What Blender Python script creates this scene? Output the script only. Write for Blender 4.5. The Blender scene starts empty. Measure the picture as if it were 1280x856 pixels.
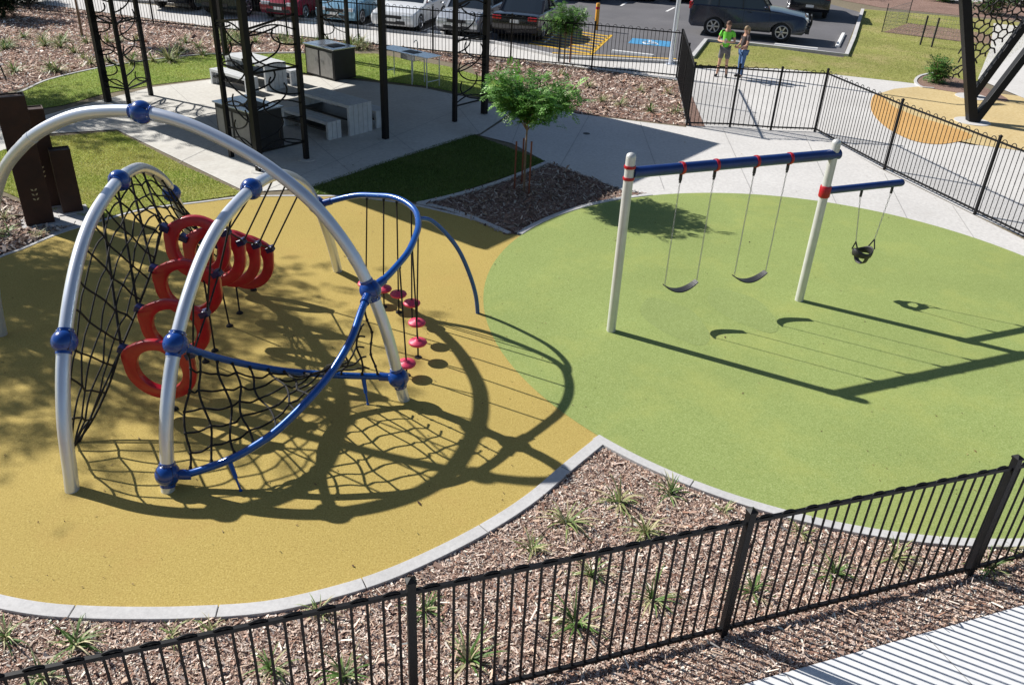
import bpy, bmesh, math, random
import numpy as np
from mathutils import Vector, Matrix
random.seed(7); RNG = np.random.default_rng(7)
PI = math.pi
K = 1.18                                     # solved camera units -> metres
# ------------------------------------------------------------------ camera model
F, PITCH, ROLL, HC = 1041.7, .51915, .04917, 5.0565*K
FW = Vector((0, math.cos(PITCH), -math.sin(PITCH))); R0 = Vector((1, 0, 0)); U0 = R0.cross(FW)
RT = R0*math.cos(ROLL)+U0*math.sin(ROLL); UP = -R0*math.sin(ROLL)+U0*math.cos(ROLL)
CAM = Vector((0, 0, HC))
def G(u, v, z=0.0):
    """world point on the level z where the survey line through photo pixel (u,v) lands"""
    d = FW*F+RT*(u-640)-UP*(v-428)
    return CAM+d*((z-HC)/d.z)
def W(x, y, z=0.0): return Vector((x*K, y*K, z*K))
def onY(u, v, y):
    d = FW*F+RT*(u-640)-UP*(v-428); return CAM+d*((y-CAM.y)/d.y)
SC = bpy.context.scene; COL = SC.collection
cd = bpy.data.cameras.new('camera'); co = bpy.data.objects.new('camera', cd); COL.objects.link(co)
cd.sensor_width = 36; cd.lens = F/1280*36; cd.clip_end = 500; cd.clip_start = .05
co.matrix_world = Matrix(((RT.x, UP.x, -FW.x, 0), (RT.y, UP.y, -FW.y, 0), (RT.z, UP.z, -FW.z, HC), (0, 0, 0, 1)))
SC.camera = co
# ------------------------------------------------------------------ light
EL = math.radians(36.5); SUNH = Vector((-.8945, .447, 0)).normalized()
SUN = Vector((SUNH.x*math.cos(EL), SUNH.y*math.cos(EL), math.sin(EL)))
sl = bpy.data.lights.new('sun', 'SUN'); sl.energy = 5.0; sl.angle = math.radians(.55); sl.color = (1, .965, .91)
so = bpy.data.objects.new('sun', sl); COL.objects.link(so); so.rotation_euler = SUN.to_track_quat('Z', 'Y').to_euler()
w = bpy.data.worlds.new('World'); SC.world = w; w.use_nodes = True
nt = w.node_tree; bg = nt.nodes['Background']; sky = nt.nodes.new('ShaderNodeTexSky'); sky.sky_type = 'NISHITA'
sky.sun_disc = False; sky.sun_elevation = EL; sky.sun_rotation = math.atan2(SUNH.x, SUNH.y); sky.dust_density = .6
nt.links.new(sky.outputs[0], bg.inputs[0]); bg.inputs[1].default_value = .060
SC.view_settings.view_transform = 'Standard'; SC.view_settings.look = 'None'; SC.view_settings.exposure = .48; SC.view_settings.gamma = 1
# ------------------------------------------------------------------ materials
MATS = {}
def mat(name, col, rough=.6, metal=0, var=0, scale=8, bump=0, bscale=None, col2=None, spec=None, coat=0, detail=4, trans=0):
    if name in MATS: return MATS[name]
    m = bpy.data.materials.new(name); m.use_nodes = True; MATS[name] = m
    n = m.node_tree; p = n.nodes['Principled BSDF']; L = n.links.new
    p.inputs['Roughness'].default_value = rough; p.inputs['Metallic'].default_value = metal
    if spec is not None: p.inputs['Specular IOR Level'].default_value = spec
    if coat: p.inputs['Coat Weight'].default_value = coat; p.inputs['Coat Roughness'].default_value = .08
    if trans: p.inputs['Transmission Weight'].default_value = trans
    p.inputs['Base Color'].default_value = (*col, 1)
    tc = n.nodes.new('ShaderNodeTexCoord')
    if var or col2:
        nz = n.nodes.new('ShaderNodeTexNoise'); nz.inputs['Scale'].default_value = scale; nz.inputs['Detail'].default_value = detail
        L(tc.outputs['Object'], nz.inputs['Vector'])
        rp = n.nodes.new('ShaderNodeValToRGB'); L(nz.outputs['Fac'], rp.inputs['Fac'])
        c2 = col2 or tuple(min(1, c*(1+var)) for c in col); c1 = tuple(c*(1-var) for c in col) if not col2 else col
        rp.color_ramp.elements[0].position = .33; rp.color_ramp.elements[1].position = .67
        rp.color_ramp.elements[0].color = (*c1, 1); rp.color_ramp.elements[1].color = (*c2, 1)
        L(rp.outputs['Color'], p.inputs['Base Color'])
    if bump:
        nb = n.nodes.new('ShaderNodeTexNoise'); nb.inputs['Scale'].default_value = bscale or scale*4; nb.inputs['Detail'].default_value = 3
        L(tc.outputs['Object'], nb.inputs['Vector'])
        b = n.nodes.new('ShaderNodeBump'); b.inputs['Strength'].default_value = bump; b.inputs['Distance'].default_value = .02
        L(nb.outputs['Fac'], b.inputs['Height']); L(b.outputs['Normal'], p.inputs['Normal'])
    return m
def ground_mat(name, stops, fine, coarse, rough=.9, bump=.3, wear=None, fmix=.5, wpos=(.55, .8), wamt=.5):
    """speckled ground: fine-grain noise through a colour ramp, multiplied by large soft patches"""
    m = bpy.data.materials.new(name); m.use_nodes = True; MATS[name] = m
    n = m.node_tree; p = n.nodes['Principled BSDF']; L = n.links.new; p.inputs['Roughness'].default_value = rough
    p.inputs['Specular IOR Level'].default_value = .12
    tc = n.nodes.new('ShaderNodeTexCoord')
    a = n.nodes.new('ShaderNodeTexNoise'); a.inputs['Scale'].default_value = fine; a.inputs['Detail'].default_value = 6; a.inputs['Roughness'].default_value = .75
    L(tc.outputs['Object'], a.inputs['Vector'])
    rp = n.nodes.new('ShaderNodeValToRGB'); L(a.outputs['Fac'], rp.inputs['Fac'])
    els = rp.color_ramp.elements
    while len(els) < len(stops): els.new(.5)
    for e, (pos, c) in zip(els, stops): e.position = pos; e.color = (*c, 1)
    b = n.nodes.new('ShaderNodeTexNoise'); b.inputs['Scale'].default_value = coarse; b.inputs['Detail'].default_value = 5
    L(tc.outputs['Object'], b.inputs['Vector'])
    r2 = n.nodes.new('ShaderNodeValToRGB'); L(b.outputs['Fac'], r2.inputs['Fac'])
    r2.color_ramp.elements[0].position = .3; r2.color_ramp.elements[0].color = (1-fmix*.45,)*3+(1,)
    r2.color_ramp.elements[1].position = .7; r2.color_ramp.elements[1].color = (1, 1, 1, 1)
    mx = n.nodes.new('ShaderNodeMix'); mx.data_type = 'RGBA'; mx.blend_type = 'MULTIPLY'; mx.inputs[0].default_value = 1
    L(rp.outputs['Color'], mx.inputs[6]); L(r2.outputs['Color'], mx.inputs[7]); out = mx.outputs[2]
    if wear:
        c = n.nodes.new('ShaderNodeTexNoise'); c.inputs['Scale'].default_value = coarse*1.7; c.inputs['Detail'].default_value = 8; c.inputs['Roughness'].default_value = .65
        mp = n.nodes.new('ShaderNodeMapping'); mp.inputs['Location'].default_value = (13, 5, 2); L(tc.outputs['Object'], mp.inputs[0]); L(mp.outputs[0], c.inputs['Vector'])
        r3 = n.nodes.new('ShaderNodeMapRange'); r3.inputs[1].default_value = wpos[0]; r3.inputs[2].default_value = wpos[1]; r3.inputs[4].default_value = wamt; L(c.outputs['Fac'], r3.inputs[0])
        m2 = n.nodes.new('ShaderNodeMix'); m2.data_type = 'RGBA'; L(r3.outputs[0], m2.inputs[0]); L(out, m2.inputs[6]); m2.inputs[7].default_value = (*wear, 1); out = m2.outputs[2]
    L(out, p.inputs['Base Color'])
    bp = n.nodes.new('ShaderNodeBump'); bp.inputs['Strength'].default_value = bump; bp.inputs['Distance'].default_value = .01
    L(a.outputs['Fac'], bp.inputs['Height']); L(bp.outputs['Normal'], p.inputs['Normal'])
    return m
def attr_mat(name, rough=.7, gain=1, spec=.3, trans=0):
    """material whose base colour is the per-face colour each chip / blade / leaf carries"""
    m = bpy.data.materials.new(name); m.use_nodes = True; MATS[name] = m
    n = m.node_tree; p = n.nodes['Principled BSDF']; p.inputs['Roughness'].default_value = rough; p.inputs['Specular IOR Level'].default_value = spec
    a = n.nodes.new('ShaderNodeAttribute'); a.attribute_name = 'tint'; n.links.new(a.outputs['Color'], p.inputs['Base Color'])
    if trans:
        t = n.nodes.new('ShaderNodeBsdfTranslucent'); n.links.new(a.outputs['Color'], t.inputs['Color'])
        ms = n.nodes.new('ShaderNodeMixShader'); ms.inputs[0].default_value = trans
        n.links.new(p.outputs[0], ms.inputs[1]); n.links.new(t.outputs[0], ms.inputs[2]); n.links.new(ms.outputs[0], n.nodes['Material Output'].inputs[0])
    return m
YEL = ground_mat('yellow_rubber', [(.28, (.21, .135, .045)), (.42, (.40, .295, .085)), (.58, (.50, .38, .12)), (.74, (.70, .57, .24))], 58, .5, .85, .5, wear=(.42, .27, .09), fmix=.22, wpos=(.55, .72), wamt=.35)
GRN = ground_mat('green_rubber', [(.30, (.16, .22, .07)), (.44, (.25, .31, .095)), (.56, (.31, .375, .13)), (.7, (.44, .50, .22))], 58, .5, .85, .5, wear=(.42, .42, .12), fmix=.25, wpos=(.5, .75), wamt=.4)
PALE = ground_mat('pale_concrete', [(.3, (.66, .66, .67)), (.7, (.79, .79, .79))], 14, .5, .8, .1, fmix=.15)
CON = ground_mat('path_concrete', [(.3, (.52, .50, .48)), (.7, (.70, .68, .65))], 14, .5, .85, .15, fmix=.25, wear=(.46, .43, .39), wpos=(.56, .8), wamt=.35)
SLAB = ground_mat('slab_concrete', [(.3, (.55, .53, .49)), (.7, (.72, .70, .65))], 10, .6, .85, .15, fmix=.25, wear=(.46, .42, .37), wpos=(.5, .75), wamt=.5)
KERB = ground_mat('kerb_concrete', [(.3, (.50, .49, .485)), (.7, (.64, .63, .62))], 20, 1.2, .85, .25, fmix=.4)
MUL = ground_mat('mulch_base', [(.3, (.08, .045, .035)), (.5, (.27, .17, .135)), (.7, (.55, .42, .36))], 32, .8, .95, 1.0, fmix=.5)
LAWN = ground_mat('lawn_grass', [(.3, (.15, .19, .035)), (.5, (.31, .35, .075)), (.7, (.46, .48, .15))], 22, .55, .95, .5, wear=(.40, .33, .14), fmix=.5, wpos=(.48, .68), wamt=.6)
LAWNG = ground_mat('lush_grass', [(.3, (.11, .17, .03)), (.5, (.24, .32, .06)), (.7, (.38, .44, .13))], 22, .8, .95, .5, wear=(.36, .32, .12), fmix=.6, wpos=(.5, .7), wamt=.45)
FIELD = ground_mat('field_grass', [(.3, (.15, .17, .04)), (.5, (.28, .29, .08)), (.7, (.42, .41, .15))], 12, .35, .95, .6, wear=(.42, .33, .17), fmix=.5, wpos=(.48, .68), wamt=.65)
ASPH = ground_mat('asphalt', [(.3, (.12, .118, .125)), (.7, (.20, .195, .205))], 30, .3, .85, .4, fmix=.5, wear=(.22, .21, .21), wpos=(.5, .8), wamt=.5)
SAND = ground_mat('sand_rubber', [(.3, (.52, .38, .17)), (.7, (.70, .56, .31))], 12, .4, .85, .3, fmix=.4)
ORG = ground_mat('orange_rubber', [(.3, (.54, .29, .09)), (.7, (.68, .43, .18))], 12, .4, .85, .3, fmix=.3)
BASE = ground_mat('bare_ground', [(.3, (.16, .13, .09)), (.7, (.28, .24, .17))], 8, .3, .95, .5)
STEEL = mat('galvanised_steel', (.68, .72, .80), .30, .55, var=.03, scale=3)
BLUEB = mat('blue_joint_plastic', (.004, .050, .26), .22, 0, var=.12, scale=6, coat=.4)
BLUET = mat('blue_tube_paint', (.005, .075, .33), .27, .2, var=.1, scale=9, coat=.3)
BEAM = mat('navy_beam_paint', (.008, .035, .17), .35, .1, var=.12, scale=5, coat=.2)
ROPE = mat('black_rope', (.012, .011, .011), .85, bump=.4, bscale=90)
RED = mat('red_plastic', (.42, .008, .020), .32, 0, var=.12, scale=5, coat=.25)
REDC = mat('red_clamp', (.42, .010, .02), .35)
PINK = mat('pink_rubber', (.66, .045, .11), .5, var=.12, scale=12)
NAVY = mat('navy_bracket', (.008, .013, .075), .4)
BLK = mat('black_powder_coat', (.006, .006, .0075), .5, 0, spec=.25, var=.25, scale=6)
RUB = mat('black_swing_rubber', (.018, .018, .02), .5, bump=.15)
CHAIN = mat('steel_chain', (.34, .34, .35), .4, .8)
RUST = mat('dark_corten', (.055, .024, .016), .6, .3, col2=(.030, .015, .012), scale=3, bump=.2)
INOX = mat('stainless_steel', (.62, .65, .70), .25, .9, var=.06, scale=8)
SLAT = mat('pale_grey_slat', (.58, .60, .62), .6, var=.08, scale=7)
CHAR = mat('charcoal_cladding', (.013, .013, .015), .5, var=.2, scale=5)
DOORG = mat('grey_door', (.30, .29, .28), .5, .3, var=.1)
WPAINT = mat('white_paint', (.78, .77, .75), .6, var=.06, scale=9)
YPAINT = mat('yellow_paint', (.70, .42, .03), .6, var=.12, scale=9)
OPAINT = mat('orange_bollard', (.72, .33, .02), .4, var=.08)
BPAINT = mat('blue_paint', (.06, .27, .50), .7, var=.15, scale=6)
BARK = mat('grey_brown_bark', (.22, .15, .10), .9, var=.3, scale=14, bump=.6)
STAKE = mat('red_hardwood_stake', (.20, .065, .035), .8, var=.25, scale=9)
TYRE = mat('tyre_rubber', (.015, .015, .016), .8)
RIM = mat('alloy_rim', (.50, .50, .52), .3, .8)
GLASS = mat('car_glass', (.02, .028, .038), .06, 0, spec=.8)
TAIL = mat('red_tail_lens', (.50, .01, .015), .15, coat=.5)
HEAD = mat('clear_head_lens', (.68, .72, .76), .12, .2, coat=.6)
DARKP = mat('dark_plastic', (.02, .02, .022), .6)
CHIP = attr_mat('mulch_chip', .85); LEAF = attr_mat('leaf', .5, trans=.25); BLADE = attr_mat('blade', .55, trans=.2)
# ------------------------------------------------------------------ mesh tools
class MB:
    def __init__(s): s.v = []; s.f = []; s.sm = []
    def add(s, vs, fs, smooth=False):
        o = len(s.v); s.v += [tuple(v) for v in vs]; s.f += [tuple(i+o for i in f) for f in fs]; s.sm += [smooth]*len(fs)
        return s
    def box(s, c, sz, rz=0, ax=None):
        """box centred at c; ax = (X,Y,Z) unit axes or rotation about z"""
        X, Y, Z = ax or (Vector((math.cos(rz), math.sin(rz), 0)), Vector((-math.sin(rz), math.cos(rz), 0)), Vector((0, 0, 1)))
        c = Vector(c); a, b, d = [k/2 for k in sz]
        vs = [c+X*(i*a)+Y*(j*b)+Z*(k*d) for i, j, k in ((-1, -1, -1), (1, -1, -1), (1, 1, -1), (-1, 1, -1), (-1, -1, 1), (1, -1, 1), (1, 1, 1), (-1, 1, 1))]
        return s.add(vs, [(0, 3, 2, 1), (4, 5, 6, 7), (0, 1, 5, 4), (1, 2, 6, 5), (2, 3, 7, 6), (3, 0, 4, 7)])
    def bar(s, a, b, wd, ht, upv=(0, 0, 1)):
        a, b = Vector(a), Vector(b); X = (b-a); l = X.length; X.normalize(); Z = Vector(upv)
        Y = Z.cross(X)
        if Y.length < 1e-4: Y = Vector((0, 1, 0)).cross(X)
        Y.normalize(); Z = X.cross(Y)
        return s.box((a+b)/2, (l, wd, ht), ax=(X, Y, Z))
    def tube(s, pts, r, n=10, closed=False, caps=True):
        pts = [Vector(p) for p in pts]; m = len(pts); rs = r if isinstance(r, (list, tuple)) else [r]*m
        T = []
        for i in range(m):
            if closed: t = pts[(i+1) % m]-pts[i-1]
            else: t = pts[min(i+1, m-1)]-pts[max(i-1, 0)]
            T.append(t.normalized() if t.length > 1e-9 else Vector((0, 0, 1)))
        u = T[0].cross(Vector((0, 0, 1)))
        if u.length < .05: u = T[0].cross(Vector((0, 1, 0)))
        u.normalize(); vs = []
        for i in range(m):
            u = u-T[i]*u.dot(T[i]); u.normalize(); q = T[i].cross(u)
            for k in range(n):
                a = 2*PI*k/n; vs.append(pts[i]+(u*math.cos(a)+q*math.sin(a))*rs[i])
        fs = [(i*n+k, i*n+(k+1) % n, ((i+1) % m)*n+(k+1) % n, ((i+1) % m)*n+k) for i in range(m if closed else m-1) for k in range(n)]
        s.add(vs, fs, True)
        if caps and not closed:
            s.add(vs[:n], [tuple(range(n))[::-1]]); s.add(vs[-n:], [tuple(range(n))])
        return s
    def sphere(s, c, r, n=20, m=12, sc=(1, 1, 1)):
        c = Vector(c); vs = [c+Vector((0, 0, r*sc[2]))]
        for i in range(1, m):
            a = PI*i/m
            for k in range(n):
                b = 2*PI*k/n; vs.append(c+Vector((r*sc[0]*math.sin(a)*math.cos(b), r*sc[1]*math.sin(a)*math.sin(b), r*sc[2]*math.cos(a))))
        vs.append(c-Vector((0, 0, r*sc[2]))); fs = [(0, 1+k, 1+(k+1) % n) for k in range(n)]
        for i in range(m-2):
            for k in range(n): fs.append((1+i*n+k, 1+(i+1)*n+k, 1+(i+1)*n+(k+1) % n, 1+i*n+(k+1) % n))
        l = len(vs)-1; fs += [(l, 1+(m-2)*n+(k+1) % n, 1+(m-2)*n+k) for k in range(n)]
        return s.add(vs, fs, True)
    def lathe(s, c, prof, n=20, axis=(0, 0, 1)):
        Z = Vector(axis).normalized(); X = Z.orthogonal().normalized(); Y = Z.cross(X); c = Vector(c)
        vs = [c+Z*h+(X*math.cos(2*PI*k/n)+Y*math.sin(2*PI*k/n))*r for r, h in prof for k in range(n)]
        fs = [(i*n+k, i*n+(k+1) % n, (i+1)*n+(k+1) % n, (i+1)*n+k) for i in range(len(prof)-1) for k in range(n)]
        s.add(vs, fs, True); s.add(vs[:n], [tuple(range(n))[::-1]]); s.add(vs[-n:], [tuple(range(n))]); return s
    def build(s, name, m, parent=None, bevel=0, base=None):
        me = bpy.data.meshes.new(name)
        me.from_pydata(s.v, [], s.f); me.polygons.foreach_set('use_smooth', s.sm); me.materials.append(m)
        bm = bmesh.new(); bm.from_mesh(me); bmesh.ops.recalc_face_normals(bm, faces=bm.faces); bm.to_mesh(me); bm.free()
        o = bpy.data.objects.new(name, me); COL.objects.link(o)
        if parent is not None: put(o, parent)
        elif base is not None:
            me.transform(Matrix.Translation(-Vector(base))); o.location = base
        if bevel:
            b = o.modifiers.new('bevel', 'BEVEL'); b.width = bevel; b.segments = 2; b.limit_method = 'ANGLE'
        return o
ORG_ = {}
def put(o, parent):
    """mesh was modelled in world coordinates: re-express it in its parent's frame"""
    M = wm(parent).inverted(); o.data.transform(M); o.parent = parent; ORG_[o.name] = None
def wm(o):
    m = o.matrix_basis.copy(); p = o.parent
    while p: m = p.matrix_basis @ m; p = p.parent
    return m
def tag(o, label=None, cat=None, group=None, kind=None):
    if label: o['label'] = label
    if cat: o['category'] = cat
    if group: o['group'] = group
    if kind: o['kind'] = kind
    return o
def thing(name, label, cat, loc=(0, 0, 0), rz=0, group=None):
    o = bpy.data.objects.new(name, None); COL.objects.link(o); o.empty_display_size = .2
    o.location = loc; o.rotation_euler = (0, 0, rz); return tag(o, label, cat, group)
def cat(pts, n=8, closed=False):
    """Catmull-Rom through points"""
    P = [Vector(p) for p in pts]; out = []; m = len(P)
    for i in range(m if closed else m-1):
        p0, p1, p2, p3 = (P[(i-1) % m], P[i], P[(i+1) % m], P[(i+2) % m]) if closed else (P[max(i-1, 0)], P[i], P[i+1], P[min(i+2, m-1)])
        for k in range(n):
            t = k/n; out.append(.5*((2*p1)+(p2-p0)*t+(2*p0-5*p1+4*p2-p3)*t*t+(3*p1-p0-3*p2+p3)*t**3))
    if not closed: out.append(P[-1])
    return out
def sheet(name, pts, z, m, kind='structure', label=None, smooth=0, closed=True):
    pts = [Vector((p[0], p[1], z)) for p in pts]
    bm = bmesh.new(); vs = [bm.verts.new(p) for p in pts]; f = bm.faces.new(vs); bmesh.ops.triangulate(bm, faces=[f])
    bmesh.ops.recalc_face_normals(bm, faces=bm.faces)
    if sum(f.normal.z for f in bm.faces) < 0: bmesh.ops.reverse_faces(bm, faces=bm.faces)
    me = bpy.data.meshes.new(name); bm.to_mesh(me); bm.free(); me.materials.append(m)
    o = bpy.data.objects.new(name, me); COL.objects.link(o); tag(o, label, None, None, kind); return o
def GP(px, z=0): return [G(u, v, z) for u, v in px]
def tinted(name, V, Fc, C, m, **kw):
    me = bpy.data.meshes.new(name); me.from_pydata(V.tolist() if hasattr(V, 'tolist') else V, [], Fc.tolist() if hasattr(Fc, 'tolist') else Fc)
    a = me.attributes.new('tint', 'FLOAT_COLOR', 'FACE'); C = np.asarray(C, dtype=np.float32); C = np.concatenate([C, np.ones((len(C), 1), np.float32)], 1)
    a.data.foreach_set('color', C.ravel()); me.materials.append(m)
    o = bpy.data.objects.new(name, me); COL.objects.link(o); return o
def inpoly(x, y, poly):
    ins = np.zeros(x.shape, bool); n = len(poly)
    for i in range(n):
        x1, y1 = poly[i][0], poly[i][1]; x2, y2 = poly[i-1][0], poly[i-1][1]
        c = ((y1 > y) != (y2 > y)); xi = (x2-x1)*(y-y1)/((y2-y1) if abs(y2-y1) > 1e-12 else 1e-12)+x1
        ins ^= c & (x < xi)
    return ins
def struct(o, label=None): return tag(o, label, None, None, 'structure')
# ------------------------------------------------------------------ ground plan
YC, YR = W(-3.05, 8.9), 4.44*K
GC, GR = W(4.1, 10.2), 4.52*K
def arc(c, r, a0, a1, n=60): return [Vector((c.x+r*math.cos(math.radians(a0+(a1-a0)*i/n)), c.y+r*math.sin(math.radians(a0+(a1-a0)*i/n)), 0)) for i in range(n+1)]
sheet('ground', [(-160, -30), (160, -30), (160, 260), (-160, 260)], 0, BASE)
yin = [(-60, 728), (0, 746), (60, 757), (120, 761), (180, 762), (240, 761), (330, 755), (410, 738), (480, 716), (550, 685), (610, 653), (660, 620), (700, 586), (742, 552)]
yin = [p for p in cat(GP(yin), 5)]
while (yin[-1]-Vector((GC.x, GC.y, 0))).length < GR+.03: yin.pop()
ytop = cat(GP([(634, 292), (590, 276), (520, 259), (450, 249), (390, 247), (310, 248), (250, 255), (180, 264), (118, 281), (75, 294), (30, 313), (0, 324), (-80, 360), (-170, 410)]), 5)
yel_poly = yin+[GC+Vector((0, 0, 0))]+ytop+GP([(-330, 500), (-330, 600), (-150, 695)])
gout = arc(GC, GR, 0, 360, 120)[:-1]
def offset(pts, d):
    out = []
    for i, p in enumerate(pts):
        t = (pts[min(i+1, len(pts)-1)]-pts[max(i-1, 0)]).normalized(); out.append(p+Vector((t.y, -t.x, 0))*d)
    return out
def kerb(name, line, wd, h, seg=1.0, m=None, z0=0):
    """row of cast kerb units along a line, wd to its right"""
    mb = MB(); o = offset(line, wd); d = 0; idx = 0; cur = [0]
    runs = []; L = 0
    for i in range(1, len(line)):
        L += (line[i]-line[i-1]).length; cur.append(i)
        if L > seg: runs.append(cur); cur = [i]; L = 0
    if len(cur) > 1: runs.append(cur)
    for r in runs:
        n = len(r); vs = []
        for q, i in enumerate(r):
            a, b = line[i], o[i]; e = .006
            if q == 0: t = (line[r[1]]-a).normalized()*e; a = a+t; b = b+t
            if q == n-1: t = (line[r[-2]]-a).normalized()*e; a = a+t; b = b+t
            hh = h+random.uniform(-.0015, .0015) if q in (0,) else h
            vs += [(a.x, a.y, z0), (a.x, a.y, h), (b.x, b.y, h), (b.x, b.y, z0)]
        fs = [(i*4+k, i*4+(k+1) % 4, i*4+4+(k+1) % 4, i*4+4+k) for i in range(n-1) for k in range(4)]
        fs += [(0, 1, 2, 3), ((n-1)*4+3, (n-1)*4+2, (n-1)*4+1, (n-1)*4)]
        mb.add(vs, fs)
    return struct(mb.build(name, m or KERB, bevel=.004))
sheet('yellow_safety_surface', yel_poly, .020, YEL)
sheet('green_safety_surface', gout, .024, GRN)
KW = .122*K
kerb('kerb_edge', yin, KW, .045, 1.25)
q0 = yin[-1]-Vector((GC.x, GC.y, 0)); gk = arc(GC, GR-.005, math.degrees(math.atan2(q0.y, q0.x))%360-.2, 330, 90); kerb('kerb_edge', gk, KW*.85, .047, 1.25)
gk2 = arc(GC, GR-.005, 153, 112, 40)[::-1]; kerb('kerb_edge', gk2, KW*.8, .035, 1.3)
kerb('kerb_edge', ytop[:len(ytop)-5], .07, .03, 1.4)
kerb('kerb_edge', cat(GP([(520, 255), (560, 246), (600, 235), (640, 221), (685, 202)]), 5), .11, .04, 1.4)
kerb('kerb_edge', cat(GP([(520, 256), (555, 263), (590, 275), (634, 294)]), 5)[::-1], .11, .036, 1.4)
# mulch beds (flat base sheets; loose chips are scattered over them further down)
beds = {}
def bed(key, pts): beds[key] = [Vector((p[0], p[1], 0)) for p in pts]; sheet('mulch_bed', pts, .006, MUL)
near_edge = GP([(-200, 1250), (1000, 830), (1300, 751), (1500, 700)])
bed('near', [W(-9, -1), W(-9, 6)]+[p for p in GP([(-330, 640), (-150, 730)])]+offset(yin, KW*.7)+arc(GC, GR+KW*.5, 228, 330, 60)+[W(12, 8), W(12, -1)])
bed('tri', GP([(522, 254), (560, 247), (600, 236), (640, 222), (686, 203), (740, 223), (779, 238), (810, 243), (740, 253), (690, 268), (655, 288), (634, 296), (590, 277)]))
bed('right', GP([(596, 96), (590, 84), (480, 62), (500, 60), (680, 80), (780, 93), (852, 104), (860, 158), (800, 151), (720, 142), (690, 130), (650, 108)]))
bed('left', GP([(-120, 170), (0, 118), (30, 110), (60, 98), (120, 84), (190, 73), (265, 66), (380, 66), (500, 62), (480, 57), (390, 48), (250, 33), (45, 6), (-60, 2), (-200, 40)]))
sheet('field', GP([(-60, 235), (-60, 290), (-700, 900), (-2500, 900), (-1800, 60), (-300, 60)]), .004, LAWN)
bed('totem', GP([(-60, 300), (0, 246), (28, 256), (60, 286), (95, 282), (70, 291), (30, 309), (0, 320), (-60, 350)]))
# lawns
sheet('lawn', GP([(386, 234), (470, 206), (590, 168), (684, 203), (640, 219), (560, 245), (520, 253), (450, 246), (390, 243)]), .012, ground_mat('shade_painted_grass', [(.3, (.05, .085, .015)), (.5, (.12, .18, .035)), (.7, (.21, .27, .07))], 22, .8, .95, .6, wear=(.22, .20, .07), fmix=.6, wpos=(.5, .7), wamt=.45))  # darkened copy of the lush grass, shelter shade put into its colours
sheet('lawn', GP([(-60, 230), (0, 190), (60, 172), (146, 165), (230, 208), (306, 243), (250, 251), (180, 260), (118, 276), (100, 270), (60, 262), (28, 250), (0, 238), (-60, 270)]), .012, LAWN)
sheet('lawn', GP([(10, 122), (30, 114), (60, 101), (120, 87), (190, 76), (265, 69), (380, 68), (470, 68), (560, 84), (600, 96), (650, 110), (690, 132), (640, 138), (600, 122), (530, 108), (460, 100), (380, 92), (265, 98), (190, 107), (130, 118), (80, 132), (30, 140)]), .013, LAWNG)
kerb('lawn_edging', cat(GP([(10, 121), (30, 113), (60, 100), (120, 86), (190, 75), (265, 68), (380, 66)]), 6), .09, .03, 2)
# concrete
sheet('picnic_slab', GP([(34, 152), (88, 136), (190, 110), (265, 100), (380, 95), (460, 103), (530, 111), (600, 126), (640, 141), (600, 168), (590, 170), (470, 208), (388, 236), (330, 240), (306, 240), (146, 163), (60, 168), (0, 190), (-90, 200), (-60, 170)]), .017, SLAB)
sheet('footpath', GP([(600, 170), (650, 138), (690, 130), (720, 143), (800, 153), (858, 160), (1020, 167), (1105, 214), (1218, 270), (1285, 303), (1500, 400), (1500, 470), (1400, 400)])+[p for p in arc(GC, GR+.02, 32, 112, 40)]+GP([(779, 239), (740, 224), (686, 205), (640, 180)]), .015, CON)
sheet('footpath', GP([(-300, -25), (45, 5), (250, 32), (400, 49), (487, 58), (580, 67), (680, 79), (780, 92), (846, 101), (858, 160), (1020, 168), (1105, 213), (1218, 269), (1300, 306), (1500, 240), (1280, 185), (1215, 182), (1130, 165), (1095, 140), (1095, 122), (1110, 115), (1165, 108), (1125, 103), (980, 87), (850, 84), (866, 76), (850, 76), (700, 74), (620, 56), (470, 39), (345, 22), (200, 8), (-200, -35)]), .014, CON)
# light path lower right (white slab outside the near fence)
e1 = G(930, 856); e2 = G(1280, 757); dd = (e2-e1).normalized(); nn = Vector((dd.y, -dd.x, 0))
sheet('footpath', [e1-dd*6, e2+dd*6, e2+dd*6+nn*4, e1-dd*6+nn*4], .018, PALE)
# play area beyond the right fence
sheet('sand_safety_surface', GP([(1118, 112), (1160, 108), (1196, 111), (1240, 117), (1300, 124), (1500, 150), (1500, 250), (1280, 190), (1222, 182), (1140, 165), (1100, 148), (1090, 132), (1098, 118)]), .020, SAND)
sheet('orange_safety_surface', cat(GP([(1092, 120), (1088, 135), (1096, 150), (1115, 165), (1145, 178), (1180, 181), (1215, 172), (1190, 160), (1150, 148), (1118, 135), (1102, 122)]), 4, True), .024, ORG)
# far lawn, car park
sheet('field', GP([(866, 82), (860, 74), (878, 53), (960, 60), (1054, 73), (1078, 12), (1100, 14), (1200, 22), (1400, 40), (1400, 90), (1230, 100), (1196, 108), (1165, 108), (1125, 103), (980, 87)]), .018, FIELD)
sheet('planting_strip', GP([(1000, -8), (1080, 6), (1100, 10), (1200, 20), (1400, 36), (1400, 10), (1200, 2), (1090, -8)]), .012, MUL)
sheet('concrete_drive', GP([(1060, -4), (1400, 24), (1400, -60), (1060, -60)]), .009, CON)
sheet('concrete_drive', GP([(1222, 100), (1238, 60), (1242, 30), (1500, 60), (1500, 150), (1280, 124)]), .026, CON)
sheet('car_park', GP([(-400, -60), (200, 4), (345, 20), (470, 37), (620, 54), (700, 72), (850, 78), (862, 74), (880, 52), (960, 59), (1054, 71), (1075, 16), (1010, -2), (1000, -60), (700, -120)]), .008, ASPH)
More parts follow.
